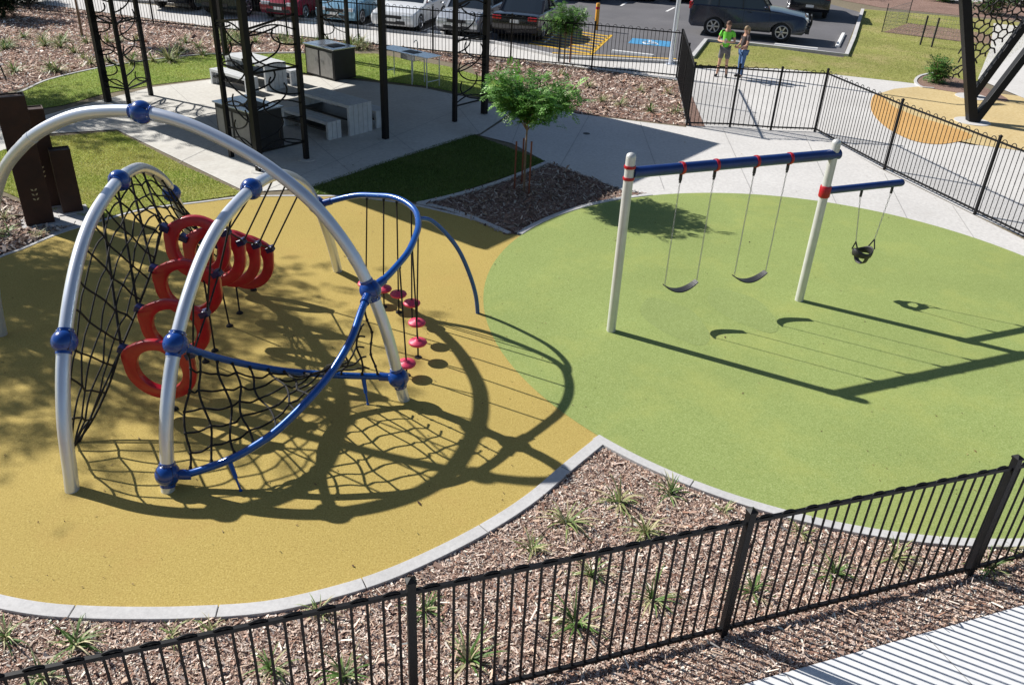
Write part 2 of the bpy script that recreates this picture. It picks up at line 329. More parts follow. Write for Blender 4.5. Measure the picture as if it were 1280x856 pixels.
# shade-side strip of far ground up to the horizon
E1 = Vector((.969, -.247, 0)); EN = Vector((.247, .969, 0))       # along / across the car park
kerb('car_park_kerb', GP([(-100, -18), (200, 5), (345, 21), (470, 38), (620, 55), (700, 73), (850, 80)]), .15, .11, 2.4, m=KERB)
kerb('car_park_kerb', [p for p in GP([(862, 74), (880, 52), (930, 56), (1000, 64), (1055, 71), (1064, 50), (1076, 14)])][::1], .16, .12, 2.4, m=KERB)
# painted markings
def strip(mb, a, b, wd, z):
    a, b = Vector(a), Vector(b); t = (b-a).normalized(); n = Vector((-t.y, t.x, 0))*wd/2
    mb.add([(p.x, p.y, z) for p in (a-n, b-n, b+n, a+n)], [(0, 1, 2, 3)])
hb = [G(712, 66), G(745, 69), G(781, 41), G(735, 38)]
mb = MB(); H0 = G(738, 69); LL = (G(779, 43)-H0); ld = EN
strip(mb, H0, H0+ld*4.6, .13, .014)
for i in range(8):
    o = H0+ld*(.15+i*.58); strip(mb, o, o-E1*2.6+ld*.85, .2, .014)
struct(mb.build('hatched_marking', YPAINT))
mb = MB(); strip(mb, G(690, 71), G(845, 78.5), .16, .132); struct(mb.build('painted_kerb_line', YPAINT))
mb = MB(); c = G(814, 54); mb.add([tuple(c+E1*x*1.0+EN*y*1.0+Vector((0, 0, .014))) for x, y in ((-.85, -.6), (.85, -.6), (.85, .65), (-.85, .65))], [(0, 1, 2, 3)])
struct(mb.build('blue_bay_marking', BPAINT))
mb = MB()                                                          # wheelchair symbol
def sy(x, y): return c+E1*x+EN*y
mb.tube([sy(-.05+.27*math.cos(a), -.15+.27*math.sin(a))+Vector((0, 0, .016)) for a in [math.radians(q) for q in range(120, 400, 20)]], .028, 4)
for a, b in (((-.1, .3), (-.08, -.05)), ((-.08, -.02), (.2, -.02)), ((.2, -.02), (.32, -.36)), ((-.09, .16), (.14, .16))): strip(mb, sy(*a), sy(*b), .07, .019)
mb.lathe(sy(-.1, .44)+Vector((0, 0, .0145)), [(.075, 0), (.075, .004)], 12)
struct(mb.build('wheelchair_symbol', WPAINT))
mb = MB()
for k in range(-6, 2):
    o = W(-.5, 29.0)+E1*(2.53*(k+.5)); 
    if k < 1: strip(mb, o+EN*.2, o+EN*5, .09, .013)
for a, b in (((776, 8), (783, 4)), ((833, 15), (843, 10)), ((690, 4), (700, -2))): strip(mb, G(*a), G(*b), .12, .013)
struct(mb.build('bay_line_marking', WPAINT))
GRP_WS = 'concrete wheel stops in the car park'
def wheelstop(u1, v1, u2, v2, lab):
    a, b = G(u1, v1), G(u2, v2); mb = MB(); X = (b-a).normalized(); Y = Vector((-X.y, X.x, 0)); n = 6
    vs = [p+Y*y+Vector((0, 0, z)) for p in (a, b) for y, z in ((-.09, .01), (-.06, .10), (.06, .10), (.09, .01))]
    mb.add(vs, [(0, 1, 5, 4), (1, 2, 6, 5), (2, 3, 7, 6), (3, 2, 1, 0), (4, 5, 6, 7)]); o = mb.build('wheel_stop', WPAINT, bevel=.01, base=a)
    tag(o, lab, 'wheel stop', GRP_WS)
wheelstop(765, 66, 817, 72, 'white wheel stop at the foot of the blue painted parking bay')
wheelstop(968, 57.5, 1022, 63.5, 'white wheel stop lying along the grass kerb beside the dark four-wheel drive')
wheelstop(1046, 60, 1054, 44, 'short white wheel stop in the corner of the asphalt by the grass')
wheelstop(535, 41, 556, 43.5, 'pale wheel stop in front of the silver hatchback, behind the far fence')
wheelstop(470, 33, 478, 34, 'pale wheel stop between the light blue car and the white sedan')
# ------------------------------------------------------------------ climbing frame
clr = thing('climbing_frame', 'climbing frame of silver arches with rope nets and red rings on the yellow surface', 'climbing frame', W(-3.05, 8.2))
RA = .061*K
A3 = [(0, 0), (.05, .45), (.15, .98), (.33, 1.52), (.61, 2.04), (.97, 2.39), (1.3, 2.60), (1.69, 2.76), (2.06, 2.83), (2.4, 2.85), (2.74, 2.81), (3.06, 2.72), (3.45, 2.56), (3.76, 2.38), (4.07, 2.14), (4.3, 1.88), (4.49, 1.59), (4.63, 1.28), (4.76, .91), (4.84, .59), (4.9, .28), (4.96, 0)]
C3 = [(0, 0), (.06, .22), (.16, .60), (.33, .95), (.54, 1.24), (.87, 1.55), (1.27, 1.81), (1.74, 1.97), (2.4, 2.04), (2.83, 2.02), (3.27, 1.91), (3.83, 1.60), (4.2, 1.21), (4.52, .68), (4.72, .25), (4.81, 0)]
def archpts(f1, f2, prof, n=6):
    f1, f2 = Vector(f1), Vector(f2); d = (f2-f1).normalized(); Lp = prof[-1][0]; L = (f2-f1).length
    return cat([W(*(f1+d*(s*L/Lp)), z) for s, z in prof], n), (lambda s, z: W(*(f1+d*(s*L/Lp)), z))
pa, fa = archpts((-6.0, 8.41), (-1.13, 7.47), A3); pb, fb = archpts((-3.89, 5.76), (-4.43, 10.6), C3); pc, fc = archpts((-3.05, 5.82), (-2.49, 10.6), C3)
def parc(prof, fn, s):
    for (s0, z0), (s1, z1) in zip(prof, prof[1:]):
        if s0 <= s <= s1: return fn(s, z0+(z1-z0)*(s-s0)/(s1-s0))
def arch(pts, lab=None):
    pts = [p.copy() for p in pts]; pts[0].z = .0; pts[-1].z = .0
    mb = MB(); mb.tube(pts, RA, 20); o = mb.build('arch', STEEL, clr)
    for i in (len(pts)//4, len(pts)*3//4):
        jm = MB(); jm.tube([pts[i-0], pts[i]+(pts[i+1]-pts[i]).normalized()*.09], RA*1.05, 20); jm.build('sleeve', STEEL, o)
    if lab: o['label'] = lab
    return o
arch(pa, 'widest and tallest silver arch, crossing over the two others'); arch(pb, 'left silver arch carrying the rope net'); arch(pc, 'middle silver arch with four blue balls')
TA = {}
def ball(p, dirv, big=1.0):
    r = .112*K*big; mb = MB(); mb.sphere(p, r, 24, 16); o = mb.build('ball_joint', BLUEB, clr)
    d = Vector(dirv).normalized(); m2 = MB(); m2.tube([p-d*r*1.03, p+d*r*1.03], RA*1.12, 20); m2.build('collar', BLUEB, o)
    m3 = MB(); q = d.orthogonal().normalized(); s = d.cross(q)
    m3.lathe(p, [(r*1.004, -.003), (r*1.004, .003)], 28, axis=q)
    for k in range(4):
        a = PI/4+k*PI/2; e = d*math.cos(a)+s*math.sin(a); m3.tube([p+e*r*.9, p+e*(r+.004)], .010, 8)
    m3.build('seam', NAVY, o)
    m4 = MB()
    for k in range(6): a = PI/6+k*PI/3; e = q*math.cos(a)+s*math.sin(a); c_ = p+d*r*.86+e*RA*1.14; m4.sphere(c_, .009, 6, 4)
    m4.build('bolts', STEEL, o); return p
def tan(prof, fn, s): return parc(prof, fn, min(s+.05, prof[-1][0]))-parc(prof, fn, max(s-.05, 0))
B = {}
for k, (pr, fn, s) in {'A1': (A3, fa, 4.9), 'A2': (A3, fa, 4.63), 'At': (A3, fa, 2.38), 'B1': (C3, fb, .54), 'B2': (C3, fb, 2.5), 'B3': (C3, fb, 4.1), 'C1': (C3, fc, .045), 'C2': (C3, fc, .54), 'C3': (C3, fc, 2.4), 'C4': (C3, fc, 4.2)}.items():
    p = parc(pr, fn, s); B[k] = ball(p, tan(pr, fn, s))
def btube(pts, r=.05, lab=None, n=6):
    mb = MB(); P = cat(pts, n); mb.tube(P, r, 14); o = mb.build('curved_tube', BLUET, clr)
    for a, b in ((P[0], P[2]), (P[-1], P[-3])):
        if a.z < .05 or r < .04: continue
        d = (b-a).normalized(); m2 = MB(); m2.tube([a+d*.10, a+d*.24], r*1.3, 12); m2.build('end_sleeve', BLUEB, o)
    if lab: o['label'] = lab
    return P
T1 = btube([B['A2'], W(-1.34, 7.72, 1.32), W(-1.24, 7.96, 1.37), W(-1.16, 8.2, 1.42), W(-1.12, 8.5, 1.47), W(-1.12, 8.8, 1.50), W(-1.19, 9.12, 1.53), W(-1.34, 9.35, 1.55), W(-1.53, 9.53, 1.54), W(-1.76, 9.71, 1.48), W(-2.0, 9.88, 1.41), W(-2.23, 9.96, 1.33), B['C4']], .043)
T2 = btube([W(-1.15, 8.98, 1.5), W(-1.02, 9.14, 1.42), W(-.86, 9.27, 1.22), W(-.70, 9.37, .95), W(-.57, 9.45, .60), W(-.49, 9.51, .28), W(-.46, 9.54, 0)], .032)
T3p = [B['A2'], W(-1.49, 7.27, 1.21), W(-1.53, 6.95, 1.08), W(-1.60, 6.72, .97), W(-1.69, 6.55, .86), W(-1.81, 6.38, .75), W(-1.97, 6.23, .61), W(-2.14, 6.11, .48), W(-2.35, 6.03, .35), W(-2.53, 5.98, .26), W(-2.71, 5.94, .195), W(-2.89, 5.90, .15), B['C1']]
T4p = [B['C2'], W(-2.91, 6.56, 1.05), W(-2.8, 6.73, .89), W(-2.65, 6.92, .72), W(-2.48, 7.08, .58), W(-2.28, 7.22, .46), W(-1.98, 7.34, .37), W(-1.67, 7.43, .31), W(-1.43, 7.48, .285), B['A1']]
T3 = btube(T3p, .044); T4 = btube(T4p, .042)
RR = .0125
def resample(P, n):
    d = [0]
    for a, b in zip(P, P[1:]): d.append(d[-1]+(b-a).length)
    out = []
    for k in range(n):
        t = d[-1]*k/(n-1); i = 0
        while i < len(d)-2 and d[i+1] < t: i += 1
        out.append(P[i].lerp(P[i+1], (t-d[i])/max(d[i+1]-d[i], 1e-9)))
    return out
def rope(mb, a, b, sag=0, r=RR, n=6, side=None):
    P = [a.lerp(b, k/n)+(side or Vector((0, 0, -1)))*(sag*4*(k/n)*(1-k/n)) for k in range(n+1)]; mb.tube(P, r, 6)
# --- lower twisted net between the two blue tubes
net = MB(); nodes = MB(); NU = 12
a4 = resample(T4, 60); a3 = resample(T3[::-1], 60)
cols = []
for k in range(NU):
    t = .07+k*(.86/(NU-1)); i4 = int(t*59); i3 = int((t**1.0)*59)
    p, q = a4[i4], a3[i3]; cp = []
    for j in range(7):
        v = j/6; m = p.lerp(q, v)+Vector((.045*math.sin(2.6*v*PI+k*1.9), .04*math.cos(2.1*k+v*5), .03*math.sin(k*2.7)))*(4*v*(1-v)); cp.append(m)
    cols.append(cp); net.tube(cat(cp, 3), RR, 6)
    for e, o2 in ((p, cp[1]), (q, cp[-2])): net.tube([e, e.lerp(o2, .35)], [.026, .017], 8)
for j in (1, 2, 3, 4, 5):
    row = []
    for k, c_ in enumerate(cols):
        row.append(c_[j].copy())
        if k < len(cols)-1: row.append(c_[j].lerp(cols[k+1][j], .5)-Vector((0, 0, .035*abs(math.sin(k*1.7+j))))); net.tube(cat(row, 3), RR*.9, 6)
    for c_ in cols: net.sphere(c_[j], .020, 8, 6)
n_ = net.build('rope_net', ROPE, clr); n_['label'] = 'twisted black rope net between the two low blue tubes'
# --- rings
RY = [7.0, 7.48, 7.95, 8.36, 8.8, 9.3, 9.8]; RZ = [.77, .97, 1.2, 1.5, 1.2, .95, .68]; XL, XR = -3.84, -3.13
Lp = [W(XL, y, z) for y, z in zip(RY, RZ)]; Rp = [W(XR, y-.01, z-.01) for y, z in zip(RY, RZ)]
for k in range(7):
    cx = (XL+XR)/2; cy = RY[k]; cz = RZ[k]-.22; hw = (XR-XL)/2; hh = .36; N = 48
    ring = []; 
    for i in range(N):
        a = 2*PI*i/N; ca, sa = math.cos(a), math.sin(a)
        x = hw*ca; z = hh*sa
        bump = max(0, 1-abs((a % (2*PI))-math.radians(35))/.5)+max(0, 1-abs((a % (2*PI))-math.radians(145))/.5)
        x *= 1+.16*bump; z *= 1+.04*bump
        hx = (hw-.128)*ca; hz = (hh-.118)*sa+.012
        ring.append((x, z, hx, hz))
    th = .085; mb = MB(); vs = []
    tilt = -.10 if k < 3 else .10
    for x, z, hx, hz in ring:
        for (px, pz, d) in ((x, z, .5), (x*1.0, z, -.5), (hx, hz, -.5), (hx, hz, .5)):
            pr = .8 if (px, pz) == (x, z) else 1
            vs.append(W(cx+px, cy+d*th*pr+pz*tilt, cz+pz))
        # crest mid points give the flange a rounded section
    fs = [(i*4+j, i*4+(j+1) % 4, ((i+1) % N)*4+(j+1) % 4, ((i+1) % N)*4+j) for i in range(N) for j in range(4)]
    mb.add(vs, fs, True); o = mb.build('ring', RED, clr, bevel=.012)
    for P_, s in ((Lp[k], 1), (Rp[k], -1)):
        br = MB(); br.bar(P_+Vector((-.025*s, 0, .015)), P_+Vector((.085*s, 0, -.03)), .115, .085); br.build('bracket', NAVY, o, bevel=.01)
    rp = MB(); ax = cx+.02*(k % 2); zb = (cz-hh)*K; rope(rp, W(ax, cy+.03*(-1)**k, cz-hh+.02), W(ax+.02, cy+.08*(-1)**k, .015), 0, RR, 3)
    rp.lathe(W(ax+.02, cy+.08*(-1)**k, .017), [(.05, 0), (.05, .01), (.03, .03)], 12); rp.build('anchor_rope', ROPE, o)
# ropes linking consecutive brackets
def onerope(a, b, sag=0, r=RR, cuff=True, nm='suspension_rope'):
    m_ = MB(); rope(m_, a, b, sag, r)
    if cuff: m_.tube([a, a.lerp(b, .06)], [.03, .02], 8)
    return m_.build(nm, ROPE, clr)
for P_ in (Lp, Rp): m_ = MB(); m_.tube(P_, RR, 6); m_.build('linking_rope', ROPE, clr)
onerope(W(-4.15, 6.45, .02), Lp[0], 0, RR, False, 'linking_rope')
# --- left net: strands hang from the left arch to the ring line
inner = [Vector((-4.17, 6.44, 0.02)), Vector((-4.05, 6.62, .2)), Vector((-3.93, 6.82, .48))]+[Vector((XL, y, z)) for y, z in zip(RY, RZ)]+[Vector((-3.98, 10.1, .35)), Vector((-4.15, 10.4, .02))]
def inn(y):
    for a, b in zip(inner, inner[1:]):
        if a.y <= y <= b.y: return W(*a.lerp(b, (y-a.y)/(b.y-a.y)))
    return W(*inner[0]) if y < inner[0].y else W(*inner[-1])
def yarch(y):   # arch B point at unit y
    best = None
    for i in range(len(pb)-1):
        if (pb[i].y-y*K)*(pb[i+1].y-y*K) <= 0: return pb[i].lerp(pb[i+1], (y*K-pb[i].y)/(pb[i+1].y-pb[i].y+1e-9))
net = MB(); cols = []; NS = 20; M = 6
outer = [p for p in pb if p.z > .34*K or p.y > 8*K][:-8]; po = resample(outer, NS); pi_ = resample([W(*q) for q in inner], NS)
for k in range(NS):
    p, q = po[k], pi_[k]
    cp = [p.lerp(q, j/M)+Vector((.018*math.sin(j*2.3+k*1.7), .03*math.sin(j*1.3+k*2.9), -.05*math.sin(PI*j/M)+.03*math.sin(k*3.1+j*1.9)))*(0 if j in (0, M) else 1) for j in range(M+1)]
    cols.append(cp); net.tube(cat(cp, 2), RR*.95, 6); net.tube([p, p.lerp(q, .08)], [.028, .018], 8)
for j in range(1, 6):
    for k in range(NS-1):
        a, b = cols[k][j], cols[k+1][j]; m = a.lerp(b, .5)+Vector((0, 0, .03*(1 if (k+j) % 2 else .2))); net.tube(cat([a, m, b], 3), RR*.88, 6); net.sphere(a, .018, 8, 6)
net.tube(cat([W(*q) for q in inner], 3), RR*1.1, 6)
rope(net, yarch(7.7), Lp[0], 0, RR*1.3); rope(net, yarch(8.2), Lp[1], 0, RR*1.2); rope(net, yarch(8.6), Lp[2], 0, RR*1.2); rope(net, yarch(9.0), Lp[3], 0, RR*1.1)
n_ = net.build('rope_net', ROPE, clr); n_['label'] = 'tall black rope net hanging from the left arch'
# --- suspension ropes from the middle arch to the right brackets
for k, s_ in zip(range(7), (1.0, 1.45, 1.95, 2.55, 3.0, 3.4, 3.8)): onerope(parc(C3, fc, s_), Rp[k])
onerope(parc(C3, fc, 1.75), Rp[3]); onerope(parc(C3, fc, .60), Rp[0])
# --- sleeves anchoring the blue tubes
for P_, q in ((W(-2.52, 5.99, .26), W(-2.40, 5.86, .02)), (W(-1.56, 7.46, .29), W(-1.5, 7.34, .02))):
    st = MB(); st.tube([P_, P_.lerp(q, .6)], [.03, .024], 10); rope(st, P_.lerp(q, .55), q, 0, RR)
    st.lathe((q.x, q.y, .02), [(.02, 0), (.02, .012)], 12); st.build('anchor_strut', BLUET, clr)
# --- hanging discs
tops = [(435, 250), (466, 251), (492, 255), (511, 266), (519, 299), (522.5, 296), (504, 335.6)]
def nearT1(u, v):
    d = (FW*F+RT*(u-640)-UP*(v-428)).normalized(); best = min(T1, key=lambda p: ((p-CAM)-d*((p-CAM).dot(d))).length); return best
discs = [((-1.93, 9.72, .27), 0), ((-1.68, 9.58, .28), 1), ((-1.47, 9.45, .28), 2), ((-1.27, 9.22, .28), 3), ((-1.15, 8.76, .26), 4), ((-1.09, 8.36, .22), 5), ((-1.17, 7.96, .17), 6)]
for (x, y, z), k in discs:
    c = W(x, y, z); mb = MB(); mb.lathe(c-Vector((0, 0, .03)), [(.05, 0), (.115, .008), (.128, .03), (.118, .05), (.05, .062), (.03, .085)], 24); o = mb.build('stepping_disc', PINK, clr)
    rp = MB(); tp = min(T1, key=lambda p: (Vector((p.x-c.x, p.y-c.y))).length); rope(rp, tp, c, 0, .011, 2); rp.tube([tp, tp.lerp(c, .05)], [.024, .018], 8)
    rope(rp, c, Vector((c.x, c.y, .03)), 0, .012, 2); rp.lathe((c.x, c.y, .017), [(.05, 0), (.05, .012)], 12); rp.build('disc_rope', ROPE, o)
# ------------------------------------------------------------------ swing set
SL, SR = W(1.24, 9.24), W(3.93, 10.38); sd = (SR-SL).normalized(); sn = Vector((-sd.y, sd.x, 0))
sw = thing('swing_set', 'swing set with two white posts and a navy beam on the green surface', 'swing set', SL)
ZB = 2.075*K; r_ = .057*K
for P_, h in ((SL, 2.30*K), (SR, 2.26*K)):
    mb = MB(); mb.lathe(P_+Vector((0, 0, .0)), [(r_, 0), (r_, h-.05), (r_*.92, h-.02), (r_*.65, h), (r_*.2, h+.012)], 24); o = mb.build('post', mat('white_post', (.62, .62, .60), .35, .25, var=.05), sw)
    m2 = MB()
    if P_ is SL:
        m2.lathe(P_+Vector((0, 0, ZB-.075)), [(r_*1.15, -.02), (r_*1.22, 0), (r_*1.15, .02)], 24); m2.build('clamp', REDC, o); m2 = MB(); m2.lathe(P_+Vector((0, 0, ZB+.085)), [(r_*1.15, -.02), (r_*1.22, 0), (r_*1.15, .02)], 24)
    else: m2.lathe(P_+Vector((0, 0, 1.595*K)), [(r_*1.15, -.095), (r_*1.28, -.08), (r_*1.28, .07), (r_*1.15, .085)], 24)
    m2.build('clamp', REDC, o)
mb = MB(); za = Vector((0, 0, ZB)); mb.tube([SL+za+sd*.06, SL+za+sd*.2, SR+za-sd*.2, SR+za+sd*.09], .066*K, 24); mb.build('crossbeam', BEAM, sw)
arm_end = SR+sd*(1.27*K); zr = Vector((0, 0, 1.595*K)); mb = MB(); mb.tube([SR+zr, arm_end+zr-Vector((0, 0, .0)), ], .048*K, 20); mb.sphere(arm_end+zr, .047*K, 16, 10); mb.build('side_arm', BEAM, sw)
def chain(mb, a, b):
    L = (b-a).length; n = int(L/.045); d = (b-a).normalized(); q = d.orthogonal().normalized()
    for i in range(n):
        c = a+d*(L*(i+.5)/n); e = q if i % 2 else d.cross(q); l = .026
        P_ = [c+d*(l*math.cos(t))+e*(.011*math.sin(t)) for t in [2*PI*k/6 for k in range(6)]]; mb.tube(P_, .0038, 4, closed=True)
def hanger(parent, p, zc, rad):
    m = MB(); ax = sd; m.lathe(p+Vector((0, 0, zc)), [(rad*1.12, -.022), (rad*1.16, 0), (rad*1.12, .022)], 20, axis=ax); h = m.build('hanger', REDC, parent)
    m = MB(); m.tube([p+Vector((0, 0, zc-rad)), p+Vector((0, 0, zc-rad-.10))], .024, 10); m.sphere(p+Vector((0, 0, zc-rad-.12)), .02, 8, 6); m.build('shackle', DARKP, h)
seatz = .545*K
for (s0, s1, zs) in ((.70, 1.17, .545), (1.745, 2.24, .535)):
    a, b = SL+sd*s0*K, SL+sd*s1*K
    m = MB(); n = 14; vs = []; Lh = (b-a).length
    for i in range(n+1):
        t = i/n; c = a.lerp(b, t); z = zs*K-.115*(1-(2*t-1)**2); wv = .075*(.75+.25*math.sin(PI*t))
        for y, dz in ((-wv, .01), (-wv*.9, .018), (wv*.9, .018), (wv, .01), (wv*.9, -.002), (-wv*.9, -.002)): vs.append(c+sn*y+Vector((0, 0, z+dz)))
    fs = [(i*6+k, i*6+(k+1) % 6, i*6+6+(k+1) % 6, i*6+6+k) for i in range(n) for k in range(6)]+[tuple(range(6)), tuple(range(n*6+5, n*6-1, -1))]
    m.add(vs, fs, False); st_ = m.build('swing_seat', RUB, sw)
    for p in (a, b): m = MB(); chain(m, p+Vector((0, 0, ZB-.066*K-.12)), p+Vector((0, 0, zs*K+.02))); m.build('chain', CHAIN, st_)
    for p in (a, b): hanger(sw, p, ZB, .066*K)
# infant seat
ia, ib = SR+sd*.62*K, SR+sd*1.14*K; ic = SR+sd*.92*K
zc0 = .60*K
def rimp(a, z, f=1.0): return ic+sd*(.17*f*math.cos(a))+sn*(.135*f*math.sin(a))+Vector((0, 0, zc0+z))
m = MB(); N = 24; vs = []
for f, z in ((.97, .085), (1.06, .07), (1.05, .02), (.99, -.02), (.90, -.022), (.90, .02), (.93, .065)):
    for k in range(N):
        a = 2*PI*k/N; vs.append(rimp(a, z+.03*math.cos(2*a)*(1 if z > .05 else .3), f))
m.add(vs, [(i*N+k, i*N+(k+1) % N, ((i+1) % 7)*N+(k+1) % N, ((i+1) % 7)*N+k) for i in range(7) for k in range(N)], True)
iso = m.build('toddler_seat', RUB, sw)
m = MB(); P_ = [rimp(PI/2, .02), rimp(PI/2, -.10, .75), rimp(PI/2, -.15, .35), rimp(-PI/2, -.15, .35), rimp(-PI/2, -.10, .75), rimp(-PI/2, .02)]
Q_ = cat(P_, 4); vs = []
for q in Q_: vs += [q-sd*.045, q+sd*.045, q+sd*.045+Vector((0, 0, .014)), q-sd*.045+Vector((0, 0, .014))]
m.add(vs, [(i*4+k, i*4+(k+1) % 4, i*4+4+(k+1) % 4, i*4+4+k) for i in range(len(Q_)-1) for k in range(4)], True); m.build('crotch_band', RUB, iso)
m = MB()
for P0, s_ in ((ia, -1), (ib, 1)):
    e = ic+sd*(.17*s_)+Vector((0, 0, .60*K+.09)); top = P0+Vector((0, 0, 1.595*K-.05*K-.1))
    for y in (-.07, .07): m.tube([e+sn*y, e.lerp(top, .16)], .012, 6)
m.build('strap', RUB, iso)
m = MB()
for P0, s_ in ((ia, -1), (ib, 1)):
    e = ic+sd*(.17*s_)+Vector((0, 0, .60*K+.09)); top = P0+Vector((0, 0, 1.595*K-.05*K-.1)); m = MB(); chain(m, top, e.lerp(top, .15)); m.build('chain', CHAIN, iso)
for P0 in (ia, ib):
    m = MB(); m.tube([P0+Vector((0, 0, 1.595*K-.04*K)), P0+Vector((0, 0, 1.595*K-.05*K-.1))], .022, 8); m.build('shackle', DARKP, sw)
for (s0, s1) in ((.70, 1.17), (1.745, 2.24)):
    c0 = SL+sd*((s0+s1)/2*K); P_ = [Vector((c0.x+sd.x*.42*math.cos(a)*(1+.1*math.sin(3*a))+sn.x*.75*math.sin(a), c0.y+sd.y*.42*math.cos(a)+sn.y*.75*math.sin(a)*(1+.08*math.cos(4*a)), 0)) for a in [2*PI*k/30 for k in range(30)]]
    sheet('worn_rubber', P_, .0262, MATS.get('worn_green_rubber') or ground_mat('worn_green_rubber', [(.30, (.15, .20, .07)), (.44, (.235, .29, .092)), (.56, (.29, .355, .13)), (.7, (.43, .50, .22))], 58, .9, .8, .4, wear=(.26, .33, .12), fmix=.25))
# ------------------------------------------------------------------ fences
def fence(label, posts, h, pitch=.13, loops=1.0, pr=.014, rr=.02, pw=.05, group='black loop top fences', first=True, last=True):
    t = thing('loop_top_fence', label, 'fence', posts[0], 0, group)
    for i, p in enumerate(posts):
        if (i == 0 and not first) or (i == len(posts)-1 and not last): continue
        d = (posts[min(i+1, len(posts)-1)]-posts[max(i-1, 0)]); rz = math.atan2(d.y, d.x)
        mb = MB(); mb.box(p+Vector((0, 0, (h+.06)/2)), (pw, pw, h+.06), rz); o = mb.build('post', BLK, t, bevel=.004)
        m2 = MB(); c, s = math.cos(rz), math.sin(rz); q = pw/2+.006
        cs = [p+Vector((c*x-s*y, s*x+c*y, h+.06)) for x, y in ((-q, -q), (q, -q), (q, q), (-q, q))]; ct = [x+Vector((0, 0, .018)) for x in cs]
        m2.add(cs+ct+[p+Vector((0, 0, h+.105))], [(3, 2, 1, 0), (0, 1, 5, 4), (1, 2, 6, 5), (2, 3, 7, 6), (3, 0, 4, 7), (4, 5, 8), (5, 6, 8), (6, 7, 8), (7, 4, 8)]); m2.build('cap', BLK, o)
        if i == len(posts)-1: continue
    for a, b in zip(posts, posts[1:]):
        d = (b-a); L = d.length; d.normalize(); z1, z0 = h-.04, .10
        for z, nm in ((z1, 'top_rail'), (z0, 'bottom_rail')):
            mb = MB(); mb.bar(a+Vector((0, 0, z)), b+Vector((0, 0, z)), .032, .034); mb.build(nm, BLK, t)
        mb = MB(); n = max(2, int(round((L-pw)/pitch))); n -= n % 2; step = (L-pw)/n
        for i in range(n):
            s = pw/2+step*(i+.5); q = a+d*s; mb.tube([q+Vector((0, 0, .05)), q+Vector((0, 0, z1))], pr*.62, 6)
            if i % 2 == 0 and loops:
                R_ = step/2; cc = a+d*(s+R_)+Vector((0, 0, z1+.012)); mb.tube([cc+d*(R_*math.cos(x))*-1+Vector((0, 0, R_*loops*math.sin(x))) for x in [PI*k/8 for k in range(9)]], pr*.62, 6, caps=False)
        mb.build('picket_panel', BLK, t)
    return t
nf = [W(-.545, 3.68), W(1.72, 4.48), W(3.96, 5.26)]
nf = [nf[0]-(nf[1]-nf[0])*2, nf[0]-(nf[1]-nf[0])]+nf+[nf[2]+(nf[2]-nf[1])]
fence('black loop top fence crossing the mulch in the foreground, nearest to the viewer', nf, 1.40, .115, pw=.065, loops=.38, pr=.018)
ff0 = W(4.3, 24.45); fd = Vector((-.967, .255, 0)).normalized(); ffp = [ff0+fd*(2.46*K*i) for i in range(11)]
fence('long black fence between the garden beds and the white footpath beside the parked cars', ffp[::-1], 1.48, .125, last=True)
rt_ = [G(846, 101), G(852, 127), G(858, 158)]
fence('short return of black fence seen almost edge-on, left of the pedestrian gate', rt_, 1.60, .10, first=False)
gf = [G(912, 159.5), G(963, 163.5)]
fence('single black fence bay with a gate leaf on the right of the short edge-on return', [G(858, 158), gf[0]], 1.6, .115, first=False)
fence('narrow middle gate leaf of black pickets in front of the two people', gf, 1.6, .115, first=False, last=False)
fence('narrow black picket bay between the gate leaf and the long right-hand fence', [gf[1], G(1018, 165.5)], 1.6, .115, last=False)
rf = [G(1018, 165.5), G(1105, 212.5), G(1218, 268.5)]; rf.append(rf[2]+(rf[2]-rf[1])); rf.append(rf[3]+(rf[2]-rf[1]))
fence('black loop top fence running down the right side in front of the orange circle', rf, 1.60, .12)
# ------------------------------------------------------------------ shelter
GH = 3.32*K; sh = SUN*(GH/SUN.z)
c1, c2, c3 = W(-.8, 11.42)+sh, W(3.96, 17.8)+sh, W(-7.59, 17.23)+sh
ra = (c2-c1); rb = (c3-c1); 
shel = thing('picnic_shelter', 'black steel picnic shelter with a flat roof on slim posts and curling screens', 'shelter', W(-4.76, 14.67))
mb = MB(); A_, B_ = ra.normalized(), rb.normalized(); cc = c1+ra/2+rb/2
mb.box(cc+Vector((0, 0, .09)), (ra.length, rb.length, .18), ax=(A_, (B_-A_*B_.dot(A_)).normalized(), Vector((0, 0, 1)))); mb.build('roof', CHAR, shel, bevel=.01)
Bn = (B_-A_*B_.dot(A_)).normalized()
mb = MB()
for i in range(1, 6): mb.bar(c1+ra*(i/6)+rb*.02-Vector((0, 0, .06)), c1+ra*(i/6)+rb*.98-Vector((0, 0, .06)), .06, .115)
mb.build('purlin', BLK, shel)
posts = {'a': ((-5.51, 15.41), .09), 'b': ((-4.76, 14.67), .13), 'c': ((-4.1, 15.49), .10), 'd': ((-8.37, 23.96), .13), 'e': ((-5.9, 25.0), .15), 'f': ((-5.0, 24.3), .10), 'g': ((-2.83, 17.06), .13), 'h': ((-1.53, 18.67), .10), 'i': ((-.91, 19.48), .14), 'j': ((-9.43, 18.92), .15), 'k': ((-8.87, 18.74), .09), 'l': ((-8.75, 19.66), .10)}
PP = {}
for k, ((x, y), s) in posts.items():
    p = W(x, y); PP[k] = p; mb = MB(); mb.box(p+Vector((0, 0, GH/2)), (s, s, GH), math.atan2(A_.y, A_.x)); o = mb.build('post', BLK, shel)
    if k in 'gcb': m2 = MB(); m2.lathe(p+Vector((0, 0, .016)), [(.2, 0), (.2, .012)], 16); m2.build('footing', SLAB, o)
